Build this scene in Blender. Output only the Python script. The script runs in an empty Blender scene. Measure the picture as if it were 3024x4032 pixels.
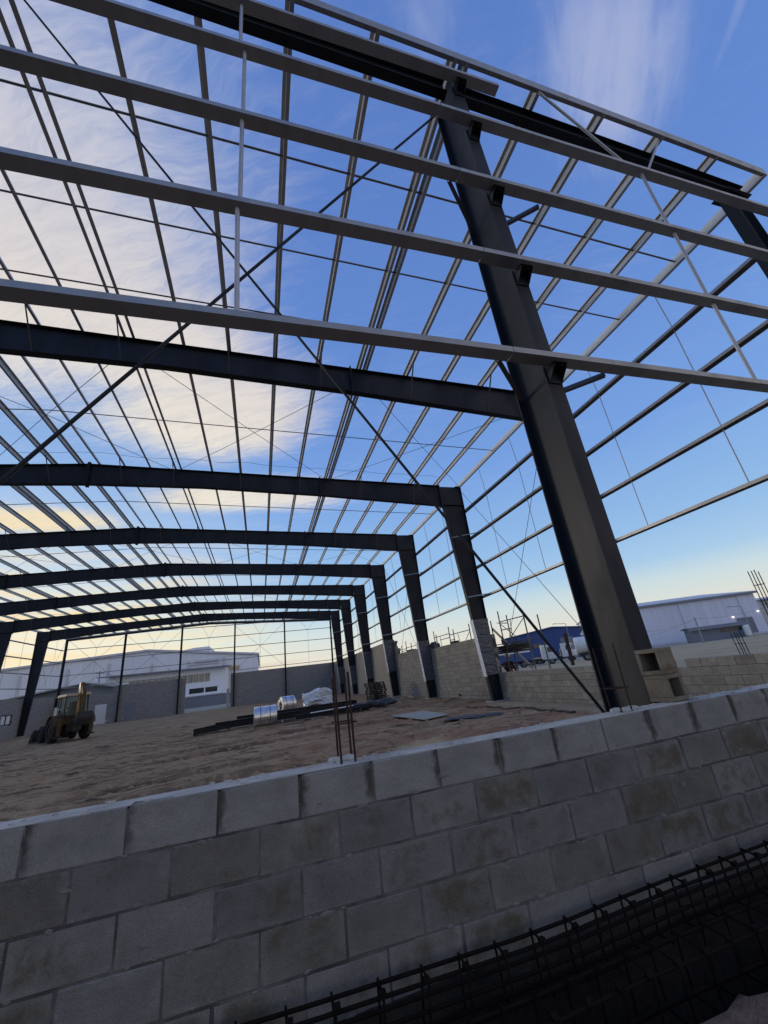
import bpy, bmesh, math, random
from mathutils import Matrix, Vector, noise
random.seed(7)
SC = bpy.context.scene
COL = SC.collection
rad = math.radians

# ------------------------------------------------------------------ camera
CAM = Vector((-10.02, -3.1, 1.586))
RR = ((0.95728, -0.265887, -0.113664), (-0.002452, 0.3856, -0.922663), (0.289152, 0.883525, 0.368475))
cam = bpy.data.cameras.new('camera')
cob = bpy.data.objects.new('camera', cam)
COL.objects.link(cob)
cob.matrix_world = Matrix(((RR[0][0], -RR[1][0], -RR[2][0], CAM.x), (RR[0][1], -RR[1][1], -RR[2][1], CAM.y),
                           (RR[0][2], -RR[1][2], -RR[2][2], CAM.z), (0, 0, 0, 1)))
cam.sensor_fit = 'VERTICAL'
cam.sensor_height = 36
cam.lens = 36 * 1605.77 / 4032
cam.clip_start = 0.05
cam.clip_end = 6000
SC.camera = cob

# ------------------------------------------------------------------ world
SUN_AZ, SUN_EL = -46.0, 3.0
def srgb(r, g, b):
    f = lambda c: (c / 12.92 if c <= .04045 else ((c + .055) / 1.055) ** 2.4)
    return (f(r / 255), f(g / 255), f(b / 255), 1)

class NT:
    """small helper round a node tree"""
    def __init__(s, nt): s.nt = nt; s.n = nt.nodes; s.l = nt.links
    def new(s, t, **k):
        n = s.n.new(t)
        for a, v in k.items(): setattr(n, a, v)
        return n
    def put(s, sock, v):
        if isinstance(v, bpy.types.NodeSocket): s.l.new(v, sock)
        else: sock.default_value = v
    def math(s, op, a, b=0.0, c=0.0, clamp=False):
        n = s.new('ShaderNodeMath', operation=op); n.use_clamp = clamp
        s.put(n.inputs[0], a); s.put(n.inputs[1], b); s.put(n.inputs[2], c)
        return n.outputs[0]
    def mix(s, f, a, b, mode='MIX'):
        n = s.new('ShaderNodeMix', data_type='RGBA', blend_type=mode)
        s.put(n.inputs[0], f); s.put(n.inputs[6], a); s.put(n.inputs[7], b)
        return n.outputs[2]
    def ramp(s, f, stops, interp='LINEAR'):
        n = s.new('ShaderNodeValToRGB'); r = n.color_ramp; r.interpolation = interp
        while len(r.elements) < len(stops): r.elements.new(0.5)
        for e, (p, c) in zip(r.elements, stops):
            e.position = p; e.color = c if len(c) == 4 else (*c, 1)
        s.put(n.inputs[0], f)
        return n.outputs[0]
    def rng(s, v, a, b, c=0.0, d=1.0, smooth=True):
        n = s.new('ShaderNodeMapRange'); n.interpolation_type = 'SMOOTHSTEP' if smooth else 'LINEAR'
        for i, x in enumerate((v, a, b, c, d)): s.put(n.inputs[i], x)
        return n.outputs[0]
    def noise(s, vec, scale, detail=4, rough=.55, dist=0.0, out=0):
        n = s.new('ShaderNodeTexNoise')
        s.put(n.inputs['Vector'], vec); s.put(n.inputs['Scale'], scale)
        n.inputs['Detail'].default_value = detail; n.inputs['Roughness'].default_value = rough
        n.inputs['Distortion'].default_value = dist
        return n.outputs[out]
    def vmul(s, v, xyz):
        n = s.new('ShaderNodeVectorMath', operation='MULTIPLY'); s.put(n.inputs[0], v); n.inputs[1].default_value = xyz
        return n.outputs[0]
    def vadd(s, v, w):
        n = s.new('ShaderNodeVectorMath', operation='ADD'); s.put(n.inputs[0], v); s.put(n.inputs[1], w)
        return n.outputs[0]
    def comb(s, x, y, z=0.0):
        n = s.new('ShaderNodeCombineXYZ'); s.put(n.inputs[0], x); s.put(n.inputs[1], y); s.put(n.inputs[2], z)
        return n.outputs[0]
    def sep(s, v):
        n = s.new('ShaderNodeSeparateXYZ'); s.put(n.inputs[0], v); return n.outputs

world = bpy.data.worlds.new('World'); SC.world = world; world.use_nodes = True
def build_world():
    t = NT(world.node_tree); bg = t.n['Background']
    d = t.new('ShaderNodeTexCoord').outputs['Generated']
    x, y, z = t.sep(d)
    el = t.math('MULTIPLY', t.math('ARCSINE', t.math('MAXIMUM', z, 0.0)), 2 / math.pi)     # 0 .. 1
    E = lambda a: a / 90
    away = t.ramp(el, [(0, srgb(234, 217, 208)), (E(3), srgb(232, 228, 216)), (E(6.5), srgb(208, 224, 228)), (E(9), srgb(172, 206, 236)), (E(13), srgb(152, 192, 235)),
                       (E(25), srgb(122, 164, 229)), (E(43), srgb(102, 141, 213)), (E(60), srgb(95, 131, 204)), (1, srgb(88, 122, 194))])
    tow = t.ramp(el, [(0, srgb(255, 226, 180)), (E(4), srgb(255, 240, 200)), (E(9), srgb(244, 240, 220)), (E(16), srgb(192, 214, 238)),
                      (E(26), srgb(146, 182, 230)), (E(43), srgb(112, 148, 214)), (E(60), srgb(103, 139, 206)), (1, srgb(92, 128, 198))])
    sx, sy = math.sin(rad(SUN_AZ)), math.cos(rad(SUN_AZ))
    hl = t.math('MAXIMUM', t.math('SQRT', t.math('ADD', t.math('MULTIPLY', x, x), t.math('MULTIPLY', y, y))), .01)
    ca = t.math('DIVIDE', t.math('ADD', t.math('MULTIPLY', x, sx), t.math('MULTIPLY', y, sy)), hl)
    side = t.rng(ca, .58, .97)
    base = t.mix(side, away, tow)
    # dusk sky opposite the sunset: greyer and a little pink, as the neutral light on the wall implies
    anti = t.ramp(el, [(0, srgb(222, 202, 190)), (E(8), srgb(232, 214, 200)), (E(22), srgb(226, 214, 206)), (E(42), srgb(186, 188, 204)), (E(62), srgb(120, 146, 204)), (1, srgb(88, 126, 202))])
    base = t.mix(t.rng(t.math('ADD', ca, t.math('MULTIPLY', z, .4)), -.36, -.75), base, anti)
    # cirrus laid on a plane high above the site
    zz = t.math('MAXIMUM', z, .045)
    px = t.math('DIVIDE', x, zz); py = t.math('DIVIDE', y, zz)
    P = t.comb(px, py)
    def blob(cx, cy, rx, ry, ang, soft=1.0):
        m = t.new('ShaderNodeMapping'); m.vector_type = 'TEXTURE'
        t.put(m.inputs[0], P); m.inputs[1].default_value = (cx, cy, 0); m.inputs[2].default_value = (0, 0, rad(ang)); m.inputs[3].default_value = (rx, ry, 1)
        ln = t.new('ShaderNodeVectorMath', operation='LENGTH'); t.put(ln.inputs[0], m.outputs[0])
        return t.rng(ln.outputs['Value'], 1.0, .15)
    warp = t.noise(P, 2.2, 4, .6, 0, 1)
    Pw = t.vadd(P, t.vmul(t.vadd(warp, (-.5, -.5, -.5)), (.22, .22, 0)))
    n1 = t.noise(Pw, 2.4, 6, .6, .1)
    rt = t.new('ShaderNodeMapping'); t.put(rt.inputs[0], Pw); rt.inputs[2].default_value = (0, 0, rad(28))
    n2 = t.noise(t.vmul(rt.outputs[0], (1.0, 5.5, 1)), 6.5, 7, .72, .15)
    # streaky low bands near the horizon: compress along the view distance
    lowc = t.comb(t.math('MULTIPLY', t.math('DIVIDE', x, hl), 3.0), t.math('MULTIPLY', z, 34.0), t.math('MULTIPLY', t.math('DIVIDE', y, hl), 3.0))
    n3 = t.noise(lowc, 1.0, 5, .6, .8)
    mk = blob(-.60, .80, .90, .74, -50)
    for b in ((-.16, 1.42, .66, .50, -25), (-.02, 2.16, .85, .34, -8), (-1.2, 2.5, .6, .3, 0), (-.30, 1.08, .52, .5, 20)):
        mk = t.math('MAXIMUM', mk, blob(*b))
    edge = t.math('MULTIPLY', mk, 1.0)
    dL = t.rng(t.math('ADD', t.math('ADD', t.math('MULTIPLY', n1, .54), t.math('MULTIPLY', n2, .52)), t.math('MULTIPLY', edge, .74)), .50, 1.24)
    # high plume to the right, brushed along one direction
    rot = t.new('ShaderNodeMapping'); t.put(rot.inputs[0], P); rot.inputs[2].default_value = (0, 0, rad(-50)); rot.inputs[3].default_value = (1, 1, 1)
    nr = t.noise(t.vmul(rot.outputs[0], (7, 24, 1)), 1.0, 6, .62, .35)
    mr = t.math('MAXIMUM', blob(.64, .25, .34, .20, 35), t.math('MULTIPLY', blob(.24, .24, .17, .09, 40), .55))
    mr = t.math('MAXIMUM', mr, t.math('MULTIPLY', blob(.80, .13, .12, .02, 60), .6))
    dR = t.math('MULTIPLY', t.rng(t.math('ADD', t.math('ADD', t.math('MULTIPLY', nr, .7), t.math('MULTIPLY', n1, .35)), t.math('MULTIPLY', mr, .42)), .50, 1.05), mr)
    lowmask = t.math('MULTIPLY', t.rng(z, .40, .16), t.rng(ca, .56, .93))
    dH = t.math('MULTIPLY', t.rng(n3, .42, .64), lowmask)
    lowR = t.math('MULTIPLY', t.math('MULTIPLY', t.rng(n3, .5, .64), t.rng(z, .085, .02)), .55)
    warm = t.math('MULTIPLY', t.rng(ca, .20, .90), t.rng(z, 1.12, .25))
    ccol = t.ramp(warm, [(0, srgb(186, 194, 224)), (.25, srgb(214, 212, 220)), (.5, srgb(240, 229, 217)), (.8, srgb(252, 240, 218)), (1, srgb(255, 230, 178))])
    c = t.mix(t.math('MULTIPLY', dL, .93), base, t.mix(t.math('MULTIPLY', t.rng(n2, .6, .36), .45), ccol, t.vmul(ccol, (.80, .82, .86))))
    c = t.mix(t.math('MULTIPLY', dR, .72), c, ccol)
    c = t.mix(t.math('MULTIPLY', dH, .85), c, t.ramp(warm, [(0, srgb(205, 200, 206)), (.6, srgb(252, 230, 200)), (1, srgb(255, 228, 172))]))
    c = t.mix(lowR, c, srgb(206, 190, 196))
    sk = t.new('ShaderNodeTexSky'); sk.sky_type = 'NISHITA'; sk.sun_disc = False
    sk.sun_elevation = rad(SUN_EL); sk.sun_rotation = rad(SUN_AZ); sk.dust_density = .6; sk.ozone_density = 3
    skc = t.new('ShaderNodeVectorMath', operation='MINIMUM'); t.put(skc.inputs[0], sk.outputs[0]); skc.inputs[1].default_value = (2, 2, 2)
    c = t.mix(1.0, t.vmul(c, (6.05, 6.05, 6.05)), t.vmul(skc.outputs[0], (.3, .3, .3)), 'ADD')
    t.put(bg.inputs[0], c); bg.inputs[1].default_value = .15
build_world()
SC.cycles.max_bounces = 6
world.cycles.sampling_method = 'MANUAL'; world.cycles.sample_map_resolution = 256

sun = bpy.data.lights.new('sun', 'SUN'); sun.energy = 1.7; sun.angle = rad(14); sun.color = (1, .87, .72)
so = bpy.data.objects.new('sun', sun); COL.objects.link(so)
sdir = Vector((math.sin(rad(SUN_AZ)) * math.cos(rad(SUN_EL)), math.cos(rad(SUN_AZ)) * math.cos(rad(SUN_EL)), math.sin(rad(SUN_EL))))
so.rotation_euler = sdir.to_track_quat('Z', 'Y').to_euler()
so.location = sdir * 200
vs = SC.view_settings
vs.view_transform = 'Standard'; vs.look = 'None'; vs.exposure = 0.0; vs.gamma = 1.0; vs.use_curve_mapping = False

# ------------------------------------------------------------------ materials
MATS = {}
def mat(name, cols, rough=.7, metal=0.0, scale=4.0, bump=0.0, bscale=60.0, rand=0.0, coord='pos', stretch=(1, 1, 1), spec=.5, detail=5, rrange=.12, speck=0.0):
    m = bpy.data.materials.new(name); m.use_nodes = True
    t = NT(m.node_tree); b = t.n['Principled BSDF']
    v = t.new('ShaderNodeNewGeometry').outputs['Position'] if coord == 'pos' else t.new('ShaderNodeTexCoord').outputs['Object']
    oi = t.new('ShaderNodeObjectInfo')
    rv = t.math('MULTIPLY', oi.outputs['Random'], 57.0)
    v = t.vmul(t.vadd(v, t.comb(rv, rv, rv)), stretch)
    n = t.noise(v, scale, detail, .6, .2)
    k = len(cols)
    c = t.ramp(n, [(.32 + .36 * i / max(1, k - 1), cc) for i, cc in enumerate(cols)]) if k > 1 else (*cols[0], 1)
    if rand:
        h = t.new('ShaderNodeHueSaturation'); t.put(h.inputs['Color'], c)
        t.put(h.inputs['Value'], t.math('ADD', 1 - rand, t.math('MULTIPLY', oi.outputs['Random'], 2 * rand))); c = h.outputs[0]
    if speck:
        sn = t.noise(v, 170, 2, .6)
        c = t.mix(1.0, c, t.ramp(sn, [(.3, (1 - speck,) * 3), (.7, (1 + speck,) * 3)]), 'MULTIPLY')
    t.put(b.inputs['Base Color'], c)
    t.put(b.inputs['Roughness'], t.rng(n, .3, .7, max(.03, rough - rrange), min(1, rough + rrange)))
    b.inputs['Metallic'].default_value = metal
    b.inputs['Specular IOR Level'].default_value = spec
    if bump:
        bn = t.new('ShaderNodeBump'); bn.inputs['Strength'].default_value = bump; bn.inputs['Distance'].default_value = .02
        t.put(bn.inputs['Height'], t.noise(v, bscale, 5, .65)); t.put(b.inputs['Normal'], bn.outputs[0])
    MATS[name] = m
    return m

mat('painted_steel', [(.0085, .011, .018), (.014, .0175, .026), (.011, .0145, .022), (.021, .024, .031)], .6, .0, 1.1, .08, 22, .08, spec=.3, stretch=(1, 1, .35), speck=.12)
mat('galvanised', [(.29, .295, .30), (.37, .375, .38), (.33, .335, .34)], .48, .45, 3.0, .0, 45, .08, stretch=(1, .35, 1))
mat('galvanised_skylit', [(.42, .425, .43), (.52, .525, .53), (.47, .475, .48)], .5, .3, 3.0, .0, 45, .08, stretch=(1, .35, 1))  # paler copy of galvanised, sky glow on purlin webs put into its colour
mat('galvanised_rod', [(.40, .41, .42), (.52, .52, .52)], .55, .5, 6, 0, 40, .08)
mat('rod_dark', [(.10, .10, .105), (.16, .15, .15)], .55, .3, 5, 0, 40, .1)
mat('rust_bar', [(.018, .009, .007), (.042, .017, .011), (.025, .014, .012)], .85, .2, 25, .2, 120, .1)
mat('black_bar', [(.006, .005, .0045), (.013, .009, .007)], .9, 0, 20, .2, 120, .1, spec=.12)
mat('mortar', [(.042, .039, .035), (.07, .065, .058), (.15, .143, .13), (.05, .047, .041)], .95, 0, 2.6, .25, 140, 0, speck=.15)
mat('mortar_pale', [(.15, .143, .13), (.22, .21, .19)], .95, 0, 8, .2, 140)
mat('mortar_brown', [(.06, .052, .043), (.09, .078, .064)], .95, 0, 5, .25, 120, 0, speck=.15)
mat('concrete', [(.42, .395, .35), (.53, .505, .45), (.35, .325, .285)], .9, 0, 3, .3, 90, .05, speck=.12)
mat('plastic_white', [(.55, .58, .62), (.72, .75, .78), (.6, .62, .66)], .25, 0, 8, .5, 12, 0, spec=.6)
mat('coil_steel', [(.62, .64, .66), (.78, .79, .80), (.55, .57, .6)], .28, .9, 5, .05, 8, .05, stretch=(.3, 1, 1))
mat('timber', [(.17, .12, .075), (.26, .19, .12), (.13, .095, .065)], .85, 0, 6, .3, 60, .2, coord='obj', stretch=(1, 6, 6))
mat('timber_pale', [(.36, .29, .20), (.46, .38, .27)], .85, 0, 6, .3, 60, .1, coord='obj', stretch=(1, 6, 6))
mat('timber_dark', [(.05, .042, .036), (.085, .07, .055)], .9, 0, 6, .3, 60, .25, coord='obj', stretch=(1, 6, 6))
mat('board_grey', [(.30, .29, .26), (.38, .37, .33), (.25, .24, .21)], .9, 0, 5, .2, 60)
mat('yellow_paint', [(.26, .13, .012), (.36, .18, .016), (.15, .085, .03)], .55, 0, 3, .1, 40, .05, coord='obj')
mat('yellow_dirty', [(.035, .026, .015), (.095, .056, .014), (.024, .02, .016)], .7, 0, 4, .2, 40, .05, coord='obj')
mat('cream_paint', [(.52, .36, .22), (.62, .46, .30)], .6, 0, 3, .05, 40, coord='obj')
mat('tyre', [(.016, .016, .016), (.04, .035, .03)], .9, 0, 8, .3, 30, coord='obj')
mat('machine_black', [(.02, .019, .018), (.045, .04, .034)], .7, 0, 5, .2, 40, coord='obj')
mat('truck_white', [(.62, .62, .6), (.74, .74, .72)], .45, 0, 2, .02, 30, coord='obj')
mat('truck_blue', [(.035, .07, .2), (.05, .1, .27)], .5, 0, 2, .02, 30, coord='obj')
mat('dark_glass', [(.02, .024, .03)], .08, 0, 1, 0, 1, spec=.8)
mat('wh_white', [(.70, .71, .74), (.78, .79, .81), (.74, .75, .78)], .6, 0, .25, .0, 1, .04, stretch=(1, 1, .2))
mat('wh_lilac', [(.68, .68, .77), (.74, .74, .82)], .6, 0, .3, 0, 1, .04, stretch=(1, 1, .2))
mat('wh_trim', [(.20, .21, .24), (.25, .26, .29)], .6, 0, 1)
mat('wh_roof', [(.52, .51, .54), (.60, .58, .61)], .5, .1, .4)
mat('wh_blue', [(.022, .055, .19), (.03, .07, .23)], .5, 0, .4, 0, 1, .04, stretch=(1, 1, .2))
mat('wh_grey', [(.16, .17, .20), (.21, .22, .25)], .7, 0, .6)
mat('shed_roof', [(.20, .20, .19), (.26, .26, .25), (.17, .17, .165)], .65, .1, .8, 0, 1, 0, stretch=(1, 3, 1))
mat('plaster_cream', [(.55, .50, .44), (.63, .58, .51)], .8, 0, .7)
mat('plaster_white', [(.74, .75, .76), (.82, .83, .84), (.78, .78, .78)], .8, 0, .7)
mat('window_pale', [(.22, .20, .16), (.36, .33, .25), (.28, .25, .2)], .25, 0, 1.2, spec=.7)
mat('sheet_dark', [(.03, .032, .038), (.06, .06, .065)], .6, 0, 6, .3, 20, coord='obj')
mat('rock', [(.28, .205, .13), (.40, .31, .21), (.22, .155, .10)], .95, 0, 9, .3, 60)
mat('skin', [(.12, .065, .042), (.16, .09, .06)], .55, 0, 8)
mat('maroon_cloth', [(.055, .014, .014), (.08, .022, .02)], .9, 0, 14, .3, 90)
mat('dark_cloth', [(.02, .022, .03), (.035, .035, .042)], .9, 0, 14, .3, 90)
mat('hat_yellow', [(.75, .50, .03)], .35, 0, 3)
mat('rope_black', [(.016, .016, .018)], .6, 0, 3)
mat('paper_white', [(.7, .7, .68), (.8, .8, .78)], .7, 0, 8)

def lamp_mat():
    m = bpy.data.materials.new('lamp_glow'); m.use_nodes = True
    b = m.node_tree.nodes['Principled BSDF']
    b.inputs['Emission Color'].default_value = (1, .95, .82, 1); b.inputs['Emission Strength'].default_value = 2.2
    MATS['lamp_glow'] = m
lamp_mat()

def glass_mat():
    m = bpy.data.materials.new('cab_glass'); m.use_nodes = True
    t = NT(m.node_tree); b = t.n['Principled BSDF']
    b.inputs['Base Color'].default_value = (.75, .85, .78, 1); b.inputs['Roughness'].default_value = .05
    b.inputs['Transmission Weight'].default_value = .9; b.inputs['IOR'].default_value = 1.02
    b.inputs['Alpha'].default_value = .55
    MATS['cab_glass'] = m
glass_mat()

def wrap_mat():
    m = bpy.data.materials.new('plastic_wrap'); m.use_nodes = True
    t = NT(m.node_tree); b = t.n['Principled BSDF']
    v = t.new('ShaderNodeNewGeometry').outputs['Position']
    n = t.noise(t.vmul(v, (3, 3, 7)), 3.0, 6, .6, 1.2)
    t.put(b.inputs['Base Color'], t.ramp(n, [(.3, (.035, .04, .055)), (.55, (.075, .085, .11)), (.72, (.19, .205, .24))]))
    b.inputs['Roughness'].default_value = .25
    b.inputs['Specular IOR Level'].default_value = .7
    bn = t.new('ShaderNodeBump'); bn.inputs['Strength'].default_value = .8; bn.inputs['Distance'].default_value = .04
    t.put(bn.inputs['Height'], n); t.put(b.inputs['Normal'], bn.outputs[0])
    MATS['plastic_wrap'] = m
wrap_mat()

def block_mat(name, cols, stain, pale, stainlev, dark=0.0):
    """one concrete block: tone by block, ragged damp patches, pale lime smears round the rim, open grain"""
    m = bpy.data.materials.new(name); m.use_nodes = True
    t = NT(m.node_tree); b = t.n['Principled BSDF']
    lo = t.new('ShaderNodeTexCoord').outputs['Object']
    oi = t.new('ShaderNodeObjectInfo'); r = oi.outputs['Random']
    rv = t.math('MULTIPLY', r, 91.0)
    v = t.vadd(lo, t.comb(rv, t.math('MULTIPLY', rv, 1.7), rv))
    wv = t.vadd(lo, t.vmul(t.vadd(t.noise(v, 7, 4, .65, 0, 1), (-.5, -.5, -.5)), (.16, .16, .12)))
    x, y, z = t.sep(wv)
    k = len(cols)
    base = t.ramp(r, [(i / (k - 1), c) for i, c in enumerate(cols)])
    r2 = t.math('FRACT', t.math('MULTIPLY', r, 13.7)); r3 = t.math('FRACT', t.math('MULTIPLY', r, 37.1))
    big = t.noise(t.vmul(v, (1, 1, 1.5)), 4.0, 7, .66, .2)
    base = t.mix(1.0, base, t.ramp(big, [(.3, (.80, .80, .80)), (.7, (1.2, 1.2, 1.2))]), 'MULTIPLY')
    ax = t.math('ABSOLUTE', x); az = t.math('ABSOLUTE', z)
    inner = t.math('MULTIPLY', t.rng(ax, .20, .13), t.rng(az, .10, .05))
    lev = t.math('ADD', stainlev, t.math('MULTIPLY', r2, .30))
    st = t.math('MULTIPLY', t.rng(t.noise(t.vadd(v, (3, 1, 7)), 6.5, 6, .68, .2), t.math('SUBTRACT', .80, lev), t.math('SUBTRACT', 1.05, lev)), t.math('ADD', .15, t.math('MULTIPLY', inner, .7)))
    c = t.mix(st, base, stain)
    rim = t.math('MULTIPLY', t.math('SUBTRACT', 1.0, inner), t.rng(t.noise(v, 14, 6, .7, .4), .42, .68))
    c = t.mix(t.math('MULTIPLY', rim, t.math('ADD', .15, t.math('MULTIPLY', r3, .5))), c, pale)
    if dark:   # damp drips at some upright joints
        xs, ys, zs = t.sep(lo)
        wob = t.math('MULTIPLY', t.math('SUBTRACT', t.noise(t.vmul(v, (1, 1, 1)), 13, 4, .6), .5), .11)
        for sg, off in ((1, .5), (-1, .83)):
            e = t.math('ADD', t.math('MULTIPLY', xs, sg), wob)
            on = t.rng(t.math('FRACT', t.math('ADD', t.math('MULTIPLY', r, 7.3), off)), .34, .44)
            d = t.math('MULTIPLY', t.math('MULTIPLY', t.rng(e, .150, .192), on), t.rng(zs, -.14, -.02))
            c = t.mix(t.math('MULTIPLY', d, dark), c, (.062, .054, .040, 1))
    g = t.noise(v, 190, 3, .75)
    c = t.mix(1.0, c, t.ramp(g, [(.28, (.55, .55, .55)), (.42, (.95, .95, .95)), (.58, (1.05, 1.05, 1.05)), (.74, (1.4, 1.4, 1.4))]), 'MULTIPLY')
    t.put(b.inputs['Base Color'], c); b.inputs['Roughness'].default_value = .93
    b.inputs['Specular IOR Level'].default_value = .25
    bn = t.new('ShaderNodeBump'); bn.inputs['Strength'].default_value = .6; bn.inputs['Distance'].default_value = .01
    t.put(bn.inputs['Height'], t.math('ADD', g, t.math('MULTIPLY', t.noise(v, 34, 5, .6), 1.1))); t.put(b.inputs['Normal'], bn.outputs[0])
    MATS[name] = m
block_mat('block_grey', [(.147, .141, .131), (.193, .183, .166), (.157, .145, .121), (.212, .201, .181), (.167, .161, .151), (.14, .127, .104)], (.102, .085, .057, 1), (.29, .28, .258, 1), .2)
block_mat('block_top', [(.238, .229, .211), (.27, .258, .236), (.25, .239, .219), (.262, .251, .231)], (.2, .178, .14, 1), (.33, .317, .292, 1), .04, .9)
block_mat('block_brown', [(.215, .195, .165), (.285, .262, .225), (.24, .22, .188), (.31, .287, .248)], (.20, .158, .118, 1), (.40, .365, .31, 1), .1)
block_mat('block_loose', [(.20, .165, .115), (.25, .21, .155)], (.14, .105, .07, 1), (.33, .29, .24, 1), .2)

def far_block_mat(name, a, b_, c_):
    m = bpy.data.materials.new(name); m.use_nodes = True
    t = NT(m.node_tree); b = t.n['Principled BSDF']
    v = t.new('ShaderNodeNewGeometry').outputs['Position']
    n = t.noise(t.vmul(v, (2.5, 2.5, 5)), 1.0, 6, .7)
    t.put(b.inputs['Base Color'], t.ramp(n, [(.3, a), (.5, b_), (.7, c_)])); b.inputs['Roughness'].default_value = .95
    MATS[name] = m
far_block_mat('block_far', (.24, .235, .23), (.30, .295, .29), (.36, .35, .335))
far_block_mat('block_far_brown', (.27, .235, .19), (.335, .30, .245), (.39, .355, .30))

def ground_mat():
    m = bpy.data.materials.new('earth'); m.use_nodes = True
    t = NT(m.node_tree); b = t.n['Principled BSDF']
    v = t.new('ShaderNodeNewGeometry').outputs['Position']
    x, y, z = t.sep(v)
    n1 = t.noise(t.vmul(v, (.28, .55, 1)), 1.0, 6, .62, .6)
    n2 = t.noise(t.vmul(v, (1.2, 3.2, 1)), 1.0, 7, .68, .5)
    n3 = t.noise(v, 26, 4, .7)
    c = t.ramp(n1, [(.28, (.285, .182, .10)), (.45, (.375, .25, .14)), (.6, (.425, .295, .17)), (.75, (.33, .225, .135))])
    c = t.mix(t.math('MULTIPLY', t.rng(n2, .5, .72), .6), c, (.46, .36, .24, 1))
    c = t.mix(t.math('MULTIPLY', t.rng(n2, .50, .34), .85), c, (.11, .07, .042, 1))
    n4 = t.noise(t.vmul(t.vadd(v, t.vmul(t.noise(v, .5, 2, .5, 0, 1), (1.5, 1.5, 0))), (.55, 4.2, 1)), 1.0, 6, .7, .2)
    c = t.mix(t.math('MULTIPLY', t.rng(n4, .48, .37), .9), c, (.075, .052, .034, 1))
    c = t.mix(t.math('MULTIPLY', t.rng(n4, .58, .72), .45), c, (.44, .35, .24, 1))
    red = t.math('MULTIPLY', t.rng(t.noise(t.vmul(v, (.35, .5, 1)), 1.0, 5, .6, .4), .40, .58), t.rng(x, -13.5, -7.5))
    c = t.mix(t.math('MULTIPLY', red, .55), c, (.29, .14, .085, 1))
    sx_, sy_ = x, t.math('SUBTRACT', y, t.math('MULTIPLY', x, .18))
    wv_ = t.math('ADD', sy_, t.math('MULTIPLY', t.math('SUBTRACT', t.noise(t.vmul(v, (.06, .02, 1)), 1.0, 2), .5), 6.0))
    for cpos, wd in ((9.4, .24), (11.3, .24), (15.0, .26), (16.9, .26), (22.5, .3), (24.4, .3), (5.6, .2)):
        dd_ = t.math('ABSOLUTE', t.math('SUBTRACT', wv_, cpos))
        tm = t.math('MULTIPLY', t.rng(dd_, wd, wd * .55), t.rng(t.noise(t.vmul(v, (3.5, 1.0, 1)), 1.4, 4, .7), .36, .56))
        c = t.mix(t.math('MULTIPLY', t.math('MULTIPLY', tm, t.rng(x, -3.0, -6.0)), .55), c, (.10, .07, .048, 1))
    # spilt sand beside the front wall
    dx = t.math('DIVIDE', t.math('ADD', x, 6.2), 1.0); dy = t.math('DIVIDE', t.math('ADD', y, -7.5), .85)
    dd = t.math('SQRT', t.math('ADD', t.math('MULTIPLY', dx, dx), t.math('MULTIPLY', dy, dy)))
    sand = t.rng(t.math('ADD', dd, t.math('MULTIPLY', t.noise(v, 2.2, 5, .7), 1.3)), 1.55, .9)
    c = t.mix(t.math('MULTIPLY', sand, .85), c, (.50, .36, .20, 1))
    # concrete apron dust along the side wall
    ap = t.math('MULTIPLY', t.rng(t.math('ADD', x, t.math('MULTIPLY', n2, 1.2)), -1.1, -.3), t.rng(y, 15.5, 12.5))
    c = t.mix(t.math('MULTIPLY', ap, .7), c, (.48, .38, .24, 1))
    # dry open field beyond the building
    out = t.rng(x, .4, 1.6)
    fcol = t.ramp(t.noise(t.vmul(v, (.12, .12, 1)), 1.0, 8, .7, .3), [(.3, (.33, .26, .16)), (.5, (.46, .37, .235)), (.7, (.38, .30, .185))])
    c = t.mix(out, c, fcol)
    back = t.rng(y, 59.0, 62.0)
    c = t.mix(back, c, (.36, .32, .25, 1))
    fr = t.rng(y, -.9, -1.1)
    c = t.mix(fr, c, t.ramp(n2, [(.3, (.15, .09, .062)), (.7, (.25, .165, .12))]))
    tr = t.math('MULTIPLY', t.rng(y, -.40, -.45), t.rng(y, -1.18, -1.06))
    c = t.mix(tr, c, t.ramp(n2, [(.3, (.016, .013, .011)), (.7, (.05, .04, .032))]))  # dark soil, with the trench's deep shade also put into its colour
    c = t.mix(1.0, c, t.ramp(n3, [(.3, (.72, .72, .72)), (.7, (1.25, 1.25, 1.25))]), 'MULTIPLY')
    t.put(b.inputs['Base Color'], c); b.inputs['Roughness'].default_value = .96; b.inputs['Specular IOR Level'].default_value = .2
    bn = t.new('ShaderNodeBump'); bn.inputs['Strength'].default_value = .7; bn.inputs['Distance'].default_value = .05
    t.put(bn.inputs['Height'], t.math('ADD', t.math('MULTIPLY', t.math('ADD', n2, n4), .8), t.math('MULTIPLY', n3, .4))); t.put(b.inputs['Normal'], bn.outputs[0])
    MATS['earth'] = m
ground_mat()

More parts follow.
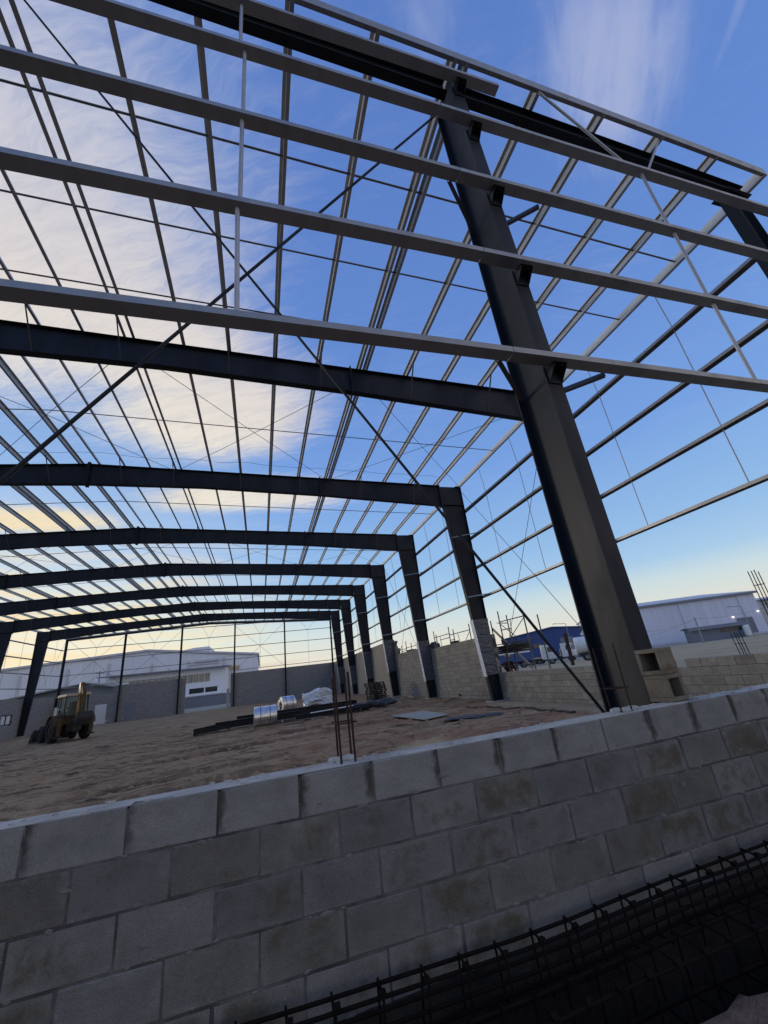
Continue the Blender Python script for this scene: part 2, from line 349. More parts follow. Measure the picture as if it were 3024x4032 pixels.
# ------------------------------------------------------------------ mesh helpers
class MB:
    def __init__(s): s.v = []; s.f = []
    def hexa(s, p):
        """8 corners: 4 of one end, 4 of the other, same winding"""
        b = len(s.v); s.v += [tuple(q) for q in p]
        for f in ((3, 2, 1, 0), (4, 5, 6, 7), (0, 1, 5, 4), (1, 2, 6, 5), (2, 3, 7, 6), (3, 0, 4, 7)):
            s.f.append(tuple(b + i for i in f))
        return s
    def box(s, c, d, rot=None):
        x, y, z = d[0] / 2, d[1] / 2, d[2] / 2
        p = [Vector(q) for q in ((-x, -y, -z), (x, -y, -z), (x, y, -z), (-x, y, -z), (-x, -y, z), (x, -y, z), (x, y, z), (-x, y, z))]
        if rot is not None: p = [rot @ q for q in p]
        return s.hexa([q + Vector(c) for q in p])
    def span(s, a, b):
        return s.box([(a[i] + b[i]) / 2 for i in range(3)], [abs(b[i] - a[i]) for i in range(3)])
    def ext(s, prof, a, b, U, V):
        """closed profile (u, v) swept from a to b"""
        a, b, U, V = Vector(a), Vector(b), Vector(U), Vector(V)
        k = len(s.v); n = len(prof)
        for o in (a, b):
            for (u, v) in prof: s.v.append(tuple(o + U * u + V * v))
        for i in range(n):
            j = (i + 1) % n; s.f.append((k + i, k + j, k + n + j, k + n + i))
        s.f.append(tuple(k + i for i in reversed(range(n)))); s.f.append(tuple(k + n + i for i in range(n)))
        return s
    def tube(s, a, b, r, n=8, r2=None):
        a, b = Vector(a), Vector(b); d = (b - a).normalized()
        U = d.orthogonal().normalized(); V = d.cross(U)
        r2 = r if r2 is None else r2
        k = len(s.v)
        for o, q in ((a, r), (b, r2)):
            for i in range(n):
                t = 2 * math.pi * i / n; s.v.append(tuple(o + (U * math.cos(t) + V * math.sin(t)) * q))
        for i in range(n):
            j = (i + 1) % n; s.f.append((k + i, k + j, k + n + j, k + n + i))
        s.f.append(tuple(k + i for i in reversed(range(n)))); s.f.append(tuple(k + n + i for i in range(n)))
        return s
    def path(s, pts, r, n=6):
        pts = [Vector(p) for p in pts]; k = len(s.v); m = len(pts)
        U = None
        for i, p in enumerate(pts):
            d = (pts[min(i + 1, m - 1)] - pts[max(i - 1, 0)]).normalized()
            if U is None: U = d.orthogonal().normalized()
            U = (U - d * U.dot(d)).normalized(); V = d.cross(U)
            for q in range(n):
                t = 2 * math.pi * q / n; s.v.append(tuple(p + (U * math.cos(t) + V * math.sin(t)) * r))
        for i in range(m - 1):
            for q in range(n):
                w = (q + 1) % n; s.f.append((k + i * n + q, k + i * n + w, k + (i + 1) * n + w, k + (i + 1) * n + q))
        s.f.append(tuple(k + i for i in reversed(range(n)))); s.f.append(tuple(k + (m - 1) * n + i for i in range(n)))
        return s
    def poly(s, pts, off):
        """flat polygon given thickness along off"""
        pts = [Vector(p) for p in pts]; off = Vector(off); k = len(s.v); n = len(pts)
        for p in pts: s.v.append(tuple(p))
        for p in pts: s.v.append(tuple(p + off))
        for i in range(n):
            j = (i + 1) % n; s.f.append((k + i, k + j, k + n + j, k + n + i))
        s.f.append(tuple(k + i for i in reversed(range(n)))); s.f.append(tuple(k + n + i for i in range(n)))
        return s
    def angle(s, a, b, w=.05, t=.006, up=(0, 0, 1)):
        d = (Vector(b) - Vector(a)).normalized(); U = d.cross(Vector(up)).normalized(); V = U.cross(d)
        return s.ext([(0, 0), (w, 0), (w, t), (t, t), (t, w), (0, w)], a, b, U, V)
    def mesh(s, name, bevel=0.0, smooth=False):
        me = bpy.data.meshes.new(name); me.from_pydata(s.v, [], s.f)
        bm = bmesh.new(); bm.from_mesh(me)
        bmesh.ops.recalc_face_normals(bm, faces=bm.faces)
        if bevel: bmesh.ops.bevel(bm, geom=bm.edges[:], offset=bevel, segments=1, affect='EDGES', profile=.5, clamp_overlap=True)
        bm.to_mesh(me); bm.free()
        if smooth: me.polygons.foreach_set('use_smooth', [True] * len(me.polygons))
        return me

def link(name, me, material, parent=None, loc=None, local=False):
    o = bpy.data.objects.new(name, me); COL.objects.link(o)
    if isinstance(me, bpy.types.Mesh) and material and not me.materials: me.materials.append(MATS[material])
    if parent is not None:
        o.parent = parent
        if not local: o.matrix_parent_inverse = WM[parent].inverted()
    if loc is not None: o.location = loc
    if isinstance(me, bpy.types.Mesh): WM[o] = (WM[parent].copy() if (parent is not None and local) else Matrix()) @ Matrix.Translation(loc or (0, 0, 0))
    return o
WM = {}
def part(name, mb, material, parent, bevel=0.0, smooth=False, local=False):
    return link(name, mb.mesh(name, bevel, smooth), material, parent, None, local)
def thing(name, label, cat, loc=(0, 0, 0), rz=0.0, group=None):
    o = bpy.data.objects.new(name, None); COL.objects.link(o); o.empty_display_size = .3
    o.location = loc; o.rotation_euler = (0, 0, rz); WM[o] = Matrix.Translation(loc) @ Matrix.Rotation(rz, 4, 'Z')
    tag(o, label, cat, group)
    return o
def tag(o, label, cat, group=None):
    o['label'] = label; o['category'] = cat
    if group: o['group'] = group
    return o
def kind(o, k): o['kind'] = k; return o

# ------------------------------------------------------------------ lumps
def blob(mb, c, r, seed, n=2):
    bm = bmesh.new(); bmesh.ops.create_icosphere(bm, subdivisions=n, radius=1)
    k = len(mb.v)
    for v in bm.verts:
        f = 1 + .45 * noise.noise(v.co * 1.7 + Vector((seed, seed * 3, 1)))
        mb.v.append((c[0] + v.co.x * r[0] * f, c[1] + v.co.y * r[1] * f, c[2] + v.co.z * r[2] * f))
    for q in bm.faces: mb.f.append(tuple(k + v.index for v in q.verts))
    bm.free()

# ------------------------------------------------------------------ ground
WTOP = 1.144            # top of the front wall
def lerp(a, b, t): return a + (b - a) * t
def sstep(a, b, x):
    t = max(0, min(1, (x - a) / (b - a))); return t * t * (3 - 2 * t)
def ground_z(x, y):
    inside = sstep(.1, .5, x)
    n = noise.noise(Vector((x * .35, y * .8, 0))) * .05 + noise.noise(Vector((x * .9, y * 2.6, 3))) * .04 + noise.noise(Vector((x * 3.1, y * 4.7, 7))) * .026 + max(0, noise.noise(Vector((x * 4.5, y * 6.5, 17))) - .15) * .09 * sstep(30, 20, y)
    # wheel ruts that sweep across the floor
    s = y - .18 * x - 2.0 * noise.noise(Vector((x * .06, 0, 11)))
    rut = 0
    for c in (9.2, 11.0, 14.5, 16.2, 22.0, 23.9):
        d = (s - c) / .22; rut -= .07 * math.exp(-d * d); d = (s - c - .42) / .2; rut += .05 * math.exp(-d * d)
    z_in = -.02 + n + rut * sstep(-1.5, -5, x) * sstep(-33, -28, x)
    far = max(0.0, x)
    z_out = -.02 + n * 2.2 + .004 * min(far, 160) + .0 * y
    z = lerp(z_in, z_out, inside)
    if y > 60: z = lerp(z, -.05 + n, sstep(60, 64, y)) if x < .4 else z
    # outside ground in front of the wall, with the footing trench
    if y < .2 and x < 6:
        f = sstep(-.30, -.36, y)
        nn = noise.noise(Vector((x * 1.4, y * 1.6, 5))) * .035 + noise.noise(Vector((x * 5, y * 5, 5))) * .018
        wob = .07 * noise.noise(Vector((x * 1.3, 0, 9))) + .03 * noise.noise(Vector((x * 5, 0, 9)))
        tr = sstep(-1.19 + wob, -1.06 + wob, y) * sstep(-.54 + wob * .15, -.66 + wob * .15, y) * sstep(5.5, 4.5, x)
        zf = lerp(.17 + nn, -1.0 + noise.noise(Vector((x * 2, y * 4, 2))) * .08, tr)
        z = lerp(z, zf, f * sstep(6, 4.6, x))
    return z
def steps(lo, hi, fine_lo, fine_hi, d, grow=1.28):
    a = [fine_lo]
    while a[-1] < fine_hi: a.append(a[-1] + d)
    s = d
    while a[-1] < hi: s *= grow; a.append(a[-1] + s)
    s = d; b = []
    q = fine_lo
    while q > lo: s *= grow; q -= s; b.append(q)
    return b[::-1] + a
def build_ground():
    xs = steps(-2500, 2500, -22, 3, .13)
    ys = [-6 + .3 * i for i in range(15)] + [-1.55 + .045 * i for i in range(32)] + [-.08 + .10 * i for i in range(180)] + [18 + .22 * i for i in range(60)]
    ys += [y for y in steps(-2500, 2500, -6, 31.3, .35, 1.3) if y < -6.05 or y > 31.3]
    ys = sorted(ys)
    v = []; f = []
    for y in ys:
        for x in xs: v.append((x, y, ground_z(x, y)))
    n = len(xs)
    for j in range(len(ys) - 1):
        for i in range(n - 1): f.append((j * n + i, j * n + i + 1, (j + 1) * n + i + 1, (j + 1) * n + i))
    me = bpy.data.meshes.new('ground'); me.from_pydata(v, [], f)
    me.polygons.foreach_set('use_smooth', [True] * len(f))
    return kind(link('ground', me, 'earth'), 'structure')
build_ground()

# ------------------------------------------------------------------ block walls
def block_mesh(name, size, wob=.0022):
    me = MB().box((0, 0, 0), size).mesh(name, random.choice((.0035, .005, .0065)))
    for v in me.vertices:                      # uneven, slightly chipped arrises
        k = wob * (2.2 if random.random() < .12 else 1)
        v.co += Vector((random.uniform(-k, k) * .8, random.uniform(-k, k) * .5, random.uniform(-k, k) * .8))
    return me
BM_X = {}
def wall(name, label, axis, a0, a1, fixed, ztop, ncourse, material, mortar_m, phase, top_material=None, skip=(), joined=False, openings=(), face=0, thick=.19, tops=None):
    """running-bond wall of 0.39 x 0.19 blocks on a 0.4 x 0.2 module; axis 'x' or 'y'; fixed = low side of its thickness"""
    zb = ztop - .2 * ncourse + .005
    mid = (a0 + a1) / 2
    loc = (mid, fixed + thick / 2, zb) if axis == 'x' else (fixed + thick / 2, mid, zb)
    root = thing(name, label, 'wall', loc)
    core = MB(); big = MB(); n_ = 0
    rc = .0035
    for k in range(ncourse):
        bed = ztop + .005 - .2 * (k + 1)
        off = phase + (.2 if k % 2 else 0)
        j0 = math.floor((a0 - off) / .4)
        runs = []
        q = off + .4 * j0
        while q < a1 - .01:
            s, e = max(q, a0), min(q + .4, a1)
            m = (s + e) / 2; zc = bed + .1
            ok = e - s > .06
            if tops and zc > tops(m): ok = False
            for (o0, o1, z0, z1) in openings:
                if o0 < m < o1 and z0 < zc < z1: ok = False
            if (k, round((q - off) / .4)) in skip: ok = False
            if ok: runs.append((s, e))
            q += .4
        merged = []
        for (s, e) in runs:                       # mortar behind and between, one length per unbroken run
            if merged and abs(merged[-1][1] - s) < .001: merged[-1][1] = e
            else: merged.append([s, e])
        for (s, e) in merged:
            z0, z1 = bed - .005, bed + (.195 if k else .185)
            if axis == 'x': core.span((s + .004, fixed + rc, z0), (e - .004, fixed + thick - rc, z1))
            else: core.span((fixed + rc, s + .004, z0), (fixed + thick - rc, e - .004, z1))
        for (s, e) in runs:
            L = e - s - random.choice((.007, .008, .009))
            c = ((s + e) / 2, fixed + thick / 2, bed + .1) if axis == 'x' else (fixed + thick / 2, (s + e) / 2, bed + .1)
            d = (L, thick, .19) if axis == 'x' else (thick, L, .19)
            jit = [random.uniform(-.0018, .0018) for _ in range(3)]
            if joined:
                big.box([c[i] + jit[i] for i in range(3)], d)
            else:
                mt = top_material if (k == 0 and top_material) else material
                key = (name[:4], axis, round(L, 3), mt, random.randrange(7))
                if key not in BM_X:
                    # local x always runs along the wall
                    BM_X[key] = block_mesh('block', (L, thick, .1915)); BM_X[key].materials.append(MATS[mt])
                o = link('block', BM_X[key], None, root, [c[i] + jit[i] for i in range(3)])
                o.rotation_euler = (random.uniform(-.003, .003), random.uniform(-.003, .003), (0 if axis == 'x' else math.pi / 2) + random.uniform(-.003, .003))
    part('mortar', core, mortar_m, root)
    if joined:
        kind(part('block', big, material, root), 'stuff')
    return root

FW0, FW1 = -.516, -.326
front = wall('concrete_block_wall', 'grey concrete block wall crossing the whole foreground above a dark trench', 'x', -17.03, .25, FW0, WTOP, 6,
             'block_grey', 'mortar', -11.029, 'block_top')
fs = MB().span((-17.2, FW0 - .03, -.45), (.3, FW1 + .06, WTOP - 1.2 + .003))
part('footing', fs, 'concrete', front)
# thin smear of cement left along the top of the wall
def mortar_smear():
    mb = MB(); x = -17.0
    while x < .2:
        L = random.uniform(.25, .7)
        y0 = FW0 + random.uniform(.004, .02); y1 = FW1 - random.uniform(.004, .03)
        h = random.uniform(.002, .007)
        mb.box((x + L / 2, (y0 + y1) / 2, WTOP + h / 2), (L + .01, y1 - y0, h))
        x += L
    for _ in range(160):
        x = random.uniform(-13, -2); s = random.uniform(.006, .022)
        mb.box((x, random.uniform(FW0 + .02, FW1 - .02), WTOP + .006), (s * 1.6, s, .012), Matrix.Rotation(random.uniform(0, 3), 3, 'Z'))
    part('mortar_smear', mb, 'concrete', front)
mortar_smear()
def droppings():
    mb = MB()
    for i in range(260):
        k = random.randrange(1, 6); x = random.uniform(-13.0, -3.5)
        z = WTOP + .005 - .2 * k + random.uniform(-.012, .012)
        if random.random() < .25: z += random.uniform(-.08, .08)
        s_ = random.choice((.004, .006, .006, .009, .013))
        blob(mb, (x, FW0 - .0005, z), (s_ * random.uniform(1, 3.2), .0035, s_), i * .77, 1)
    part('mortar_smear', mb, 'mortar_pale', front)
droppings()

SWX = .02
wall('concrete_block_wall', 'low brown concrete block wall along the right side, behind the nearest steel column', 'y', FW1 + .003, 14.20, SWX, 1.10, 6, 'block_brown', 'mortar_brown', -.33, None, skip=((0, 14),))
wall('concrete_block_wall', 'half-height side wall of brown blocks between the two nearest wrapped columns', 'y', 14.205, 21.60, SWX, 2.74, 14, 'block_brown', 'mortar_brown', 14.2, None)
wall('concrete_block_wall', 'side wall of brown blocks that steps up behind the third visible right column', 'y', 21.605, 29.60, SWX, 3.94, 20, 'block_brown', 'mortar_brown', 21.6, None,
     tops=lambda y: 2.94 if y < 28.3 else (3.35 if y < 28.8 else 3.95))
wall('concrete_block_wall', 'tall side wall of brown blocks at the far right behind the pallets', 'y', 29.605, 59.2, SWX, 4.10, 21, 'block_far_brown', 'mortar_brown', 29.6, None, joined=True)
GY = 59.33
wall('concrete_block_wall', 'grey end wall of blocks left of the gate opening', 'x', -33.8, -19.45, GY + .12, 4.18, 21, 'block_far', 'mortar', -33.8, None, joined=True,
     openings=((-29.45, -28.2, 0, 2.2), (-26.25, -25.1, 0, 2.1)), tops=lambda x: 3.42 if x < -27.75 else 9)
wall('concrete_block_wall', 'grey end wall of blocks right of the gate opening', 'x', -13.95, .22, GY + .12, 4.12, 21, 'block_far', 'mortar', -14.0, None, joined=True)
wall('concrete_block_wall', 'grey block wall with a small window behind the left row of columns', 'y', .0, 59.4, -33.85, 3.55, 18, 'block_far', 'mortar', 36.0, None, joined=True,
     openings=((48.3, 50.2, 1.25, 2.15),))

# ------------------------------------------------------------------ steel building
He, Hr, W = 10.2376, 11.0125, 33.5824
FY = [0.0] + [6.831 + 7.5 * k for k in range(8)]
def roof(x): return He + (Hr - He) * min(-x, W + x) / (W / 2)
G4 = [4.44, 5.88, 7.39, 8.87]
B = thing('steel_building', 'unfinished warehouse skeleton of dark portal frames and galvanised purlins, open to the sky', 'building', (-W / 2, 29.5, 0))

def plate(mb, pts, n, t):
    """quad pts extruded by t along n, centred"""
    n = Vector(n).normalized() * t; pts = [Vector(p) - n / 2 for p in pts]
    mb.poly(pts, n)

def portal_column(k, side):
    y = FY[k]; X = (lambda d: -d) if side > 0 else (lambda d: -W + d)      # d = distance in from the outer face
    zb, zt = .05, roof(-.3) - .004
    dep = lambda z: .47 + .0757 * z
    zi = 9.25; f = .11; tf = .016
    mb = MB()
    # web
    plate(mb, [(X(.016), y, zb), (X(dep(zb) - .016), y, zb), (X(dep(zi) - .016), y, zi), (X(1.19), y, roof(-1.2) - .03), (X(.016), y, zt)], (0, 1, 0), .010)
    # outer flange, inner flange
    mb.span((X(0), y - f, zb), (X(tf), y + f, zt))
    a, b = Vector((X(dep(zb)), 0, zb)), Vector((X(dep(zi)), 0, zi)); s = X(1) - X(0)
    mb.hexa([(a.x, y - f, a.z), (a.x, y + f, a.z), (a.x - s * tf, y + f, a.z), (a.x - s * tf, y - f, a.z),
             (b.x, y - f, b.z), (b.x, y + f, b.z), (b.x - s * tf, y + f, b.z), (b.x - s * tf, y - f, b.z)])
    # knee: cap plate, stiffener in line with the rafter's lower flange, end plate
    mb.span((X(-.01), y - f - .01, zt), (X(.30), y + f + .01, zt + .003))
    mb.span((X(.02), y - f + .01, 9.20), (X(1.16), y + f - .01, 9.218))
    mb.span((X(1.195), y - f - .01, 9.10), (X(1.217), y + f + .01, roof(-1.2) + .05))
    o = part('column', mb, 'painted_steel', B)
    bp = MB().span((X(-.05), y - .2, .022), (X(dep(0) + .06), y + .2, .05))
    for sx in (.08, dep(0) - .08):
        for sy in (-.15, .15): bp.tube((X(sx), y + sy, .05), (X(sx), y + sy, .11), .014, 6)
    part('base_plate', bp, 'painted_steel', o)
    ft = MB().span((X(-.02), y - .32, -.3), (X(dep(0) + .16), y + .32, .02))
    part('footing', ft, 'concrete', o, .01)
    if side > 0 and k >= 2:
        z0, z1 = {2: (1.05, 3.45), 3: (.98, 3.25), 4: (1.75, 4.1), 5: (1.4, 3.8), 6: (1.0, 2.9), 7: (1.2, 3.2)}[k]
        wrap = MB(); rows = []
        nz = 26
        ring = [(-.02, -f - .02), (.5, -f - .03), (1.02, -f - .02), (1.03, f + .02), (.5, f + .03), (-.02, f + .02)]
        b0 = 0
        for i in range(nz + 1):
            z = lerp(z0, z1, i / nz) + random.uniform(-.01, .01)
            for (u, v) in ring:
                j = .014
                wrap.v.append((X(u * dep(z)) + random.uniform(-j, j), y + v + random.uniform(-j, j), z))
        n = len(ring)
        for i in range(nz):
            for q in range(n):
                w = (q + 1) % n; wrap.f.append((i * n + q, i * n + w, (i + 1) * n + w, (i + 1) * n + q))
        part('plastic_wrap', wrap, 'plastic_wrap', o)
        st = MB()
        st.hexa([(X(dep(z0) + .045), y - f - .035, z0 - .05), (X(dep(z0) + .045), y + f + .03, z0 - .05), (X(dep(z0) + .03), y + f + .03, z0 - .05), (X(dep(z0) + .03), y - f - .035, z0 - .05),
                 (X(dep(z1) + .045), y - f - .035, z1), (X(dep(z1) + .045), y + f + .03, z1), (X(dep(z1) + .03), y + f + .03, z1), (X(dep(z1) + .03), y - f - .035, z1)])
        part('plastic_strip', st, 'plastic_white', o)
    return o

def rdep(d):
    for (a, da), (b, db) in zip(((1.2, 1.13), (7.33, .88), (12.5, .80), (16.8, .92)), ((7.33, .88), (12.5, .80), (16.8, .92), (17, .92))):
        if a <= d <= b + 1e-6: return lerp(da, db, (d - a) / (b - a))
    return 1.13
def portal_rafter(k, side):
    y = FY[k]; X = (lambda d: -d) if side > 0 else (lambda d: -W + d)
    f = .11; tf = .016; mb = MB()
    st = [1.22, 4.3, 7.33, 10, 12.5, 14.6, W / 2 - .004]
    top = lambda d: roof(-d)
    for d0, d1 in zip(st, st[1:]):
        t0, t1 = top(d0), top(d1); b0, b1 = t0 - rdep(d0), t1 - rdep(d1)
        plate(mb, [(X(d0), y, b0 + tf), (X(d1), y, b1 + tf), (X(d1), y, t1 - tf), (X(d0), y, t0 - tf)], (0, 1, 0), .010)
        for (za, zb_) in ((t0, t1), (b0 + tf, b1 + tf)):
            mb.hexa([(X(d0), y - f, za - tf), (X(d0), y + f, za - tf), (X(d0), y + f, za), (X(d0), y - f, za),
                     (X(d1), y - f, zb_ - tf), (X(d1), y + f, zb_ - tf), (X(d1), y + f, zb_), (X(d1), y - f, zb_)])
    o = part('rafter', mb, 'painted_steel', B)
    for d in (7.33, W / 2 - .03):
        sp = MB().span((X(d - .022), y - f - .012, top(d) - rdep(d) - .075), (X(d + .022), y + f + .012, top(d) + .075))
        for z in (.12, .3, .5, .68):
            for sy in (-.06, .06): sp.tube((X(d - .045), y + sy, top(d) - z), (X(d + .045), y + sy, top(d) - z), .014, 6)
        part('splice_plate', sp, 'painted_steel', o)
    ep = MB().span((X(1.2185), y - f - .01, 9.08), (X(1.24), y + f + .01, roof(-1.2) + .05))
    part('end_plate', ep, 'painted_steel', o)
    return o
for k in range(1, 8):
    for s in (1, -1):
        portal_column(k, s); portal_rafter(k, s)

# purlins: lipped channels, open towards the ridge
PX = [1.36, 2.75, 4.12, 5.47, 6.83, 7.04, 8.32, 9.60, 10.89, 12.10, 13.36, 13.58, 14.57, 15.54, 16.46]
Y0, Y1 = -.44, GY + .45
t_ = .004
def cprof(w, h, lip, t=t_):
    """channel with its web on u = 0, opening towards +u, height along v"""
    return [(0, 0), (w, 0), (w, lip), (w - t, lip), (w - t, t), (t, t), (t, h - t), (w - t, h - t), (w - t, h - lip), (w, h - lip), (w, h), (0, h)]
def zprof(w, h, l, t=t_):
    """Z section: web on u = 0, upper flange towards +u, lower flange towards -u"""
    return [(-w, 0), (t, 0), (t, h - t), (w - t, h - t), (w - t, h - l), (w, h - l), (w, h), (0, h), (0, t), (-w + t, t), (-w + t, l), (-w, l)]
for d in PX:
    for s in (1, -1):
        x = -d if s > 0 else -W + d
        mb = MB().ext(zprof(.062, .16, .014), (x, Y0, roof(x) + .002), (x, Y1, roof(x) + .002), (-s, 0, 0), (0, 0, 1))
        part('purlin', mb, 'galvanised_skylit', B)
for s in (1, -1):
    x = 0 if s > 0 else -W
    mb = MB().ext(cprof(.085, .22, .022), (x - s * .05, Y0, He - .01), (x - s * .05, Y1, He - .01), (s, 0, 0), (0, 0, 1))
    part('eave_strut', mb, 'galvanised_skylit', B)
# gable-end channels that close the purlin ends
for yy, sg in ((Y0 - .003, 1), (Y1 + .003, -1)):
    for s in (1, -1):
        xa = .04 if s > 0 else -W - .04; xm = -W / 2 + s * .003
        mb = MB().ext(cprof(.06, .2, .012), (xa, yy, roof(-.01) + .004), (xm, yy, Hr + .004), (0, sg, 0), (0, 0, 1))
        part('end_channel', mb, 'galvanised', B)

# roof sag rods, one line of short rods through all purlins
def roof_rod(y, r=.012):
    mb = MB(); xs_ = [0.0] + [-d for d in PX] + [-W / 2] + [-W + d for d in reversed(PX)] + [-W]
    for a, b in zip(xs_, xs_[1:]): mb.tube((a, y, roof(a) + .1), (b, y, roof(b) + .1), r, 6)
    part('sag_rod', mb, 'rod_dark', B)
for y in (1.59, 3.40, 5.25): roof_rod(y, .021)
for k in range(1, 8): roof_rod(FY[k] + 3.9, .017)
# roof cross bracing in every other bay
cuts = [0.0, -6.93, -13.47, -20.11, -26.65, -W]
for k in (1, 3, 5, 7):
    for a, b in zip(cuts, cuts[1:]):
        for (p, q) in ((a, b), (b, a)):
            mb = MB(); dz = -.10 if p == a else -.16
            pts = []
            for i in range(7):
                u = i / 6; x = lerp(p, q, u); sag = -.05 * math.sin(math.pi * u)
                pts.append((x, lerp(FY[k] + .15, (FY[k + 1]) - .15, u), roof(x) + dz + sag))
            part('brace_rod', mb.path(pts, .0095, 5), 'rod_dark', B)
# slack wire slung across the roof in the second bay
def wire():
    mb = MB(); pts = []
    for i in range(60):
        x = lerp(-18.5, -2.0, i / 59); pts.append((x, 12.7 + .25 * noise.noise(Vector((x * .6, 1, 1))), roof(x) - .35 + .08 * noise.noise(Vector((x * .9, 5, 1)))))
    part('slack_wire', mb.path(pts, .006, 4), 'rod_dark', B)
wire()
# fly braces from purlins down to the rafters' lower flange
for k in range(1, 8):
    for d in (2.75, 5.47, 8.32, 10.89, 13.58, 16.0):
        for s in (1, -1):
            dd = min(PX, key=lambda q: abs(q - d)); x = -dd if s > 0 else -W + dd
            mb = MB().angle((x, FY[k] - .78, roof(x) + .03), (x, FY[k] - .09, roof(x) - rdep(dd) + .03), .034, .006)
            part('fly_brace', mb, 'rod_dark', B)

# side girts: channels lying flat, lips down, outside the columns
gprof = lambda D=.17, H=.07: [(0, 0), (.016, 0), (.016, t_), (t_, t_), (t_, H - t_), (D - t_, H - t_), (D - t_, t_), (D - .016, t_), (D - .016, 0), (D, 0), (D, H), (0, H)]
gprof_up = lambda D=.14, H=.068: [(0, 0), (D, 0), (D, H), (D - .016, H), (D - .016, H - t_), (D - t_, H - t_), (D - t_, t_), (t_, t_), (t_, H - t_), (.016, H - t_), (.016, H), (0, H)]
for s in (1, -1):
    X = (lambda d: d) if s > 0 else (lambda d: -W - d)
    for z in G4:
        ys = [-.25] + FY[1:8] + [GY + .25]
        for a, b in zip(ys, ys[1:]):
            mb = MB().ext(gprof(.2, .075), (X(.006), a + .006, z), (X(.006), b - .006, z), (s, 0, 0), (0, 0, 1))
            part('girt', mb, 'galvanised', B)
    for k in range(8):
        y0 = FY[k] if k else 0
        for dy in ((2.35, 4.96) if k == 0 else (2.66, 5.36)):
            if s < 0 and k < 4: continue
            mb = MB()
            zs = G4 + [He]
            for a, b in zip(zs, zs[1:]): mb.tube((X(.1), y0 + dy, a + .03), (X(.1 if b < He else -.01), y0 + dy, b + .02), .013, 6)
            part('sag_rod', mb, 'galvanised_rod', B)
    for k in (1, 3, 5, 7):
        y0, y1 = FY[k] + .12, FY[k + 1] - .12 if k < 7 else GY - .1
        for (za, zb_, xo) in ((.35, 9.95, -.03), (9.95, .35, -.06)):
            mb = MB().tube((X(xo), y0, za), (X(xo), y1, zb_), .011, 6)
            part('brace_rod', mb, 'rod_dark', B)
# side fly braces, girt to inner column flange
for k in range(1, 8):
    for z in (G4[0], G4[2]):
        d = .47 + .0757 * z
        mb = MB().angle((-d + .02, FY[k] - .12, z + .02), (.05, FY[k] - .82, z + .02), .045, .006)
        part('fly_brace', mb, 'galvanised_rod', B)

# front gable -------------------------------------------------
def isec(mb, cx, cy, z0, z1, depth, width, tf=.015, tw=.010, along='y'):
    if along == 'y':
        mb.span((cx - width / 2, cy - depth / 2, z0), (cx + width / 2, cy - depth / 2 + tf, z1))
        mb.span((cx - width / 2, cy + depth / 2 - tf, z0), (cx + width / 2, cy + depth / 2, z1))
        mb.span((cx - tw / 2, cy - depth / 2 + tf, z0 + .001), (cx + tw / 2, cy + depth / 2 - tf, z1 - .001))
    else:
        mb.span((cx - depth / 2, cy - width / 2, z0), (cx - depth / 2 + tf, cy + width / 2, z1))
        mb.span((cx + depth / 2 - tf, cy - width / 2, z0), (cx + depth / 2, cy + width / 2, z1))
        mb.span((cx - depth / 2 + tf, cy - tw / 2, z0 + .001), (cx + depth / 2 - tf, cy + tw / 2, z1 - .001))
    return mb
FRONT_COLS = [-7.0, -13.45, -20.15, -26.6]
GL = [4.42, 5.88, 7.37, 8.86, 10.05]
for i, cx in enumerate(FRONT_COLS):
    o = part('gable_column', isec(MB(), cx, 0, .05, roof(cx) - .012, .52, .19), 'painted_steel', B)
    part('base_plate', MB().span((cx - .16, -.3, .02), (cx + .16, .34, .05)), 'painted_steel', o)
    for gi, z in enumerate(GL):
        c = MB()
        c.span((cx - .08, -.265, z - .17), (cx + .085, -.275, z + .06))
        c.poly([(cx + .075, -.275, z - .16), (cx + .075, -.275, z - .002), (cx + .075, -.40, z - .002), (cx + .075, -.40, z - .04)], (.01, 0, 0))
        c.poly([(cx - .075, -.275, z - .16), (cx - .075, -.275, z - .002), (cx - .075, -.40, z - .002), (cx - .075, -.40, z - .04)], (.01, 0, 0))
        c.span((cx - .08, -.41, z - .012), (cx + .09, -.275, z - .003))
        part('cleat', c, 'painted_steel', o)
for cx in (-.58, -W + .58):
    o = part('gable_column', isec(MB(), cx, 0, .05, roof(cx) - .28, .42, .2, along='x'), 'painted_steel', B)
    part('base_plate', MB().span((cx - .3, -.2, .02), (cx + .3, .2, .05)), 'painted_steel', o)
    part('cap_plate', MB().span((cx - .30, -.17, roof(cx) - .28), (cx + .42, .17, roof(cx) - .262)), 'painted_steel', o)
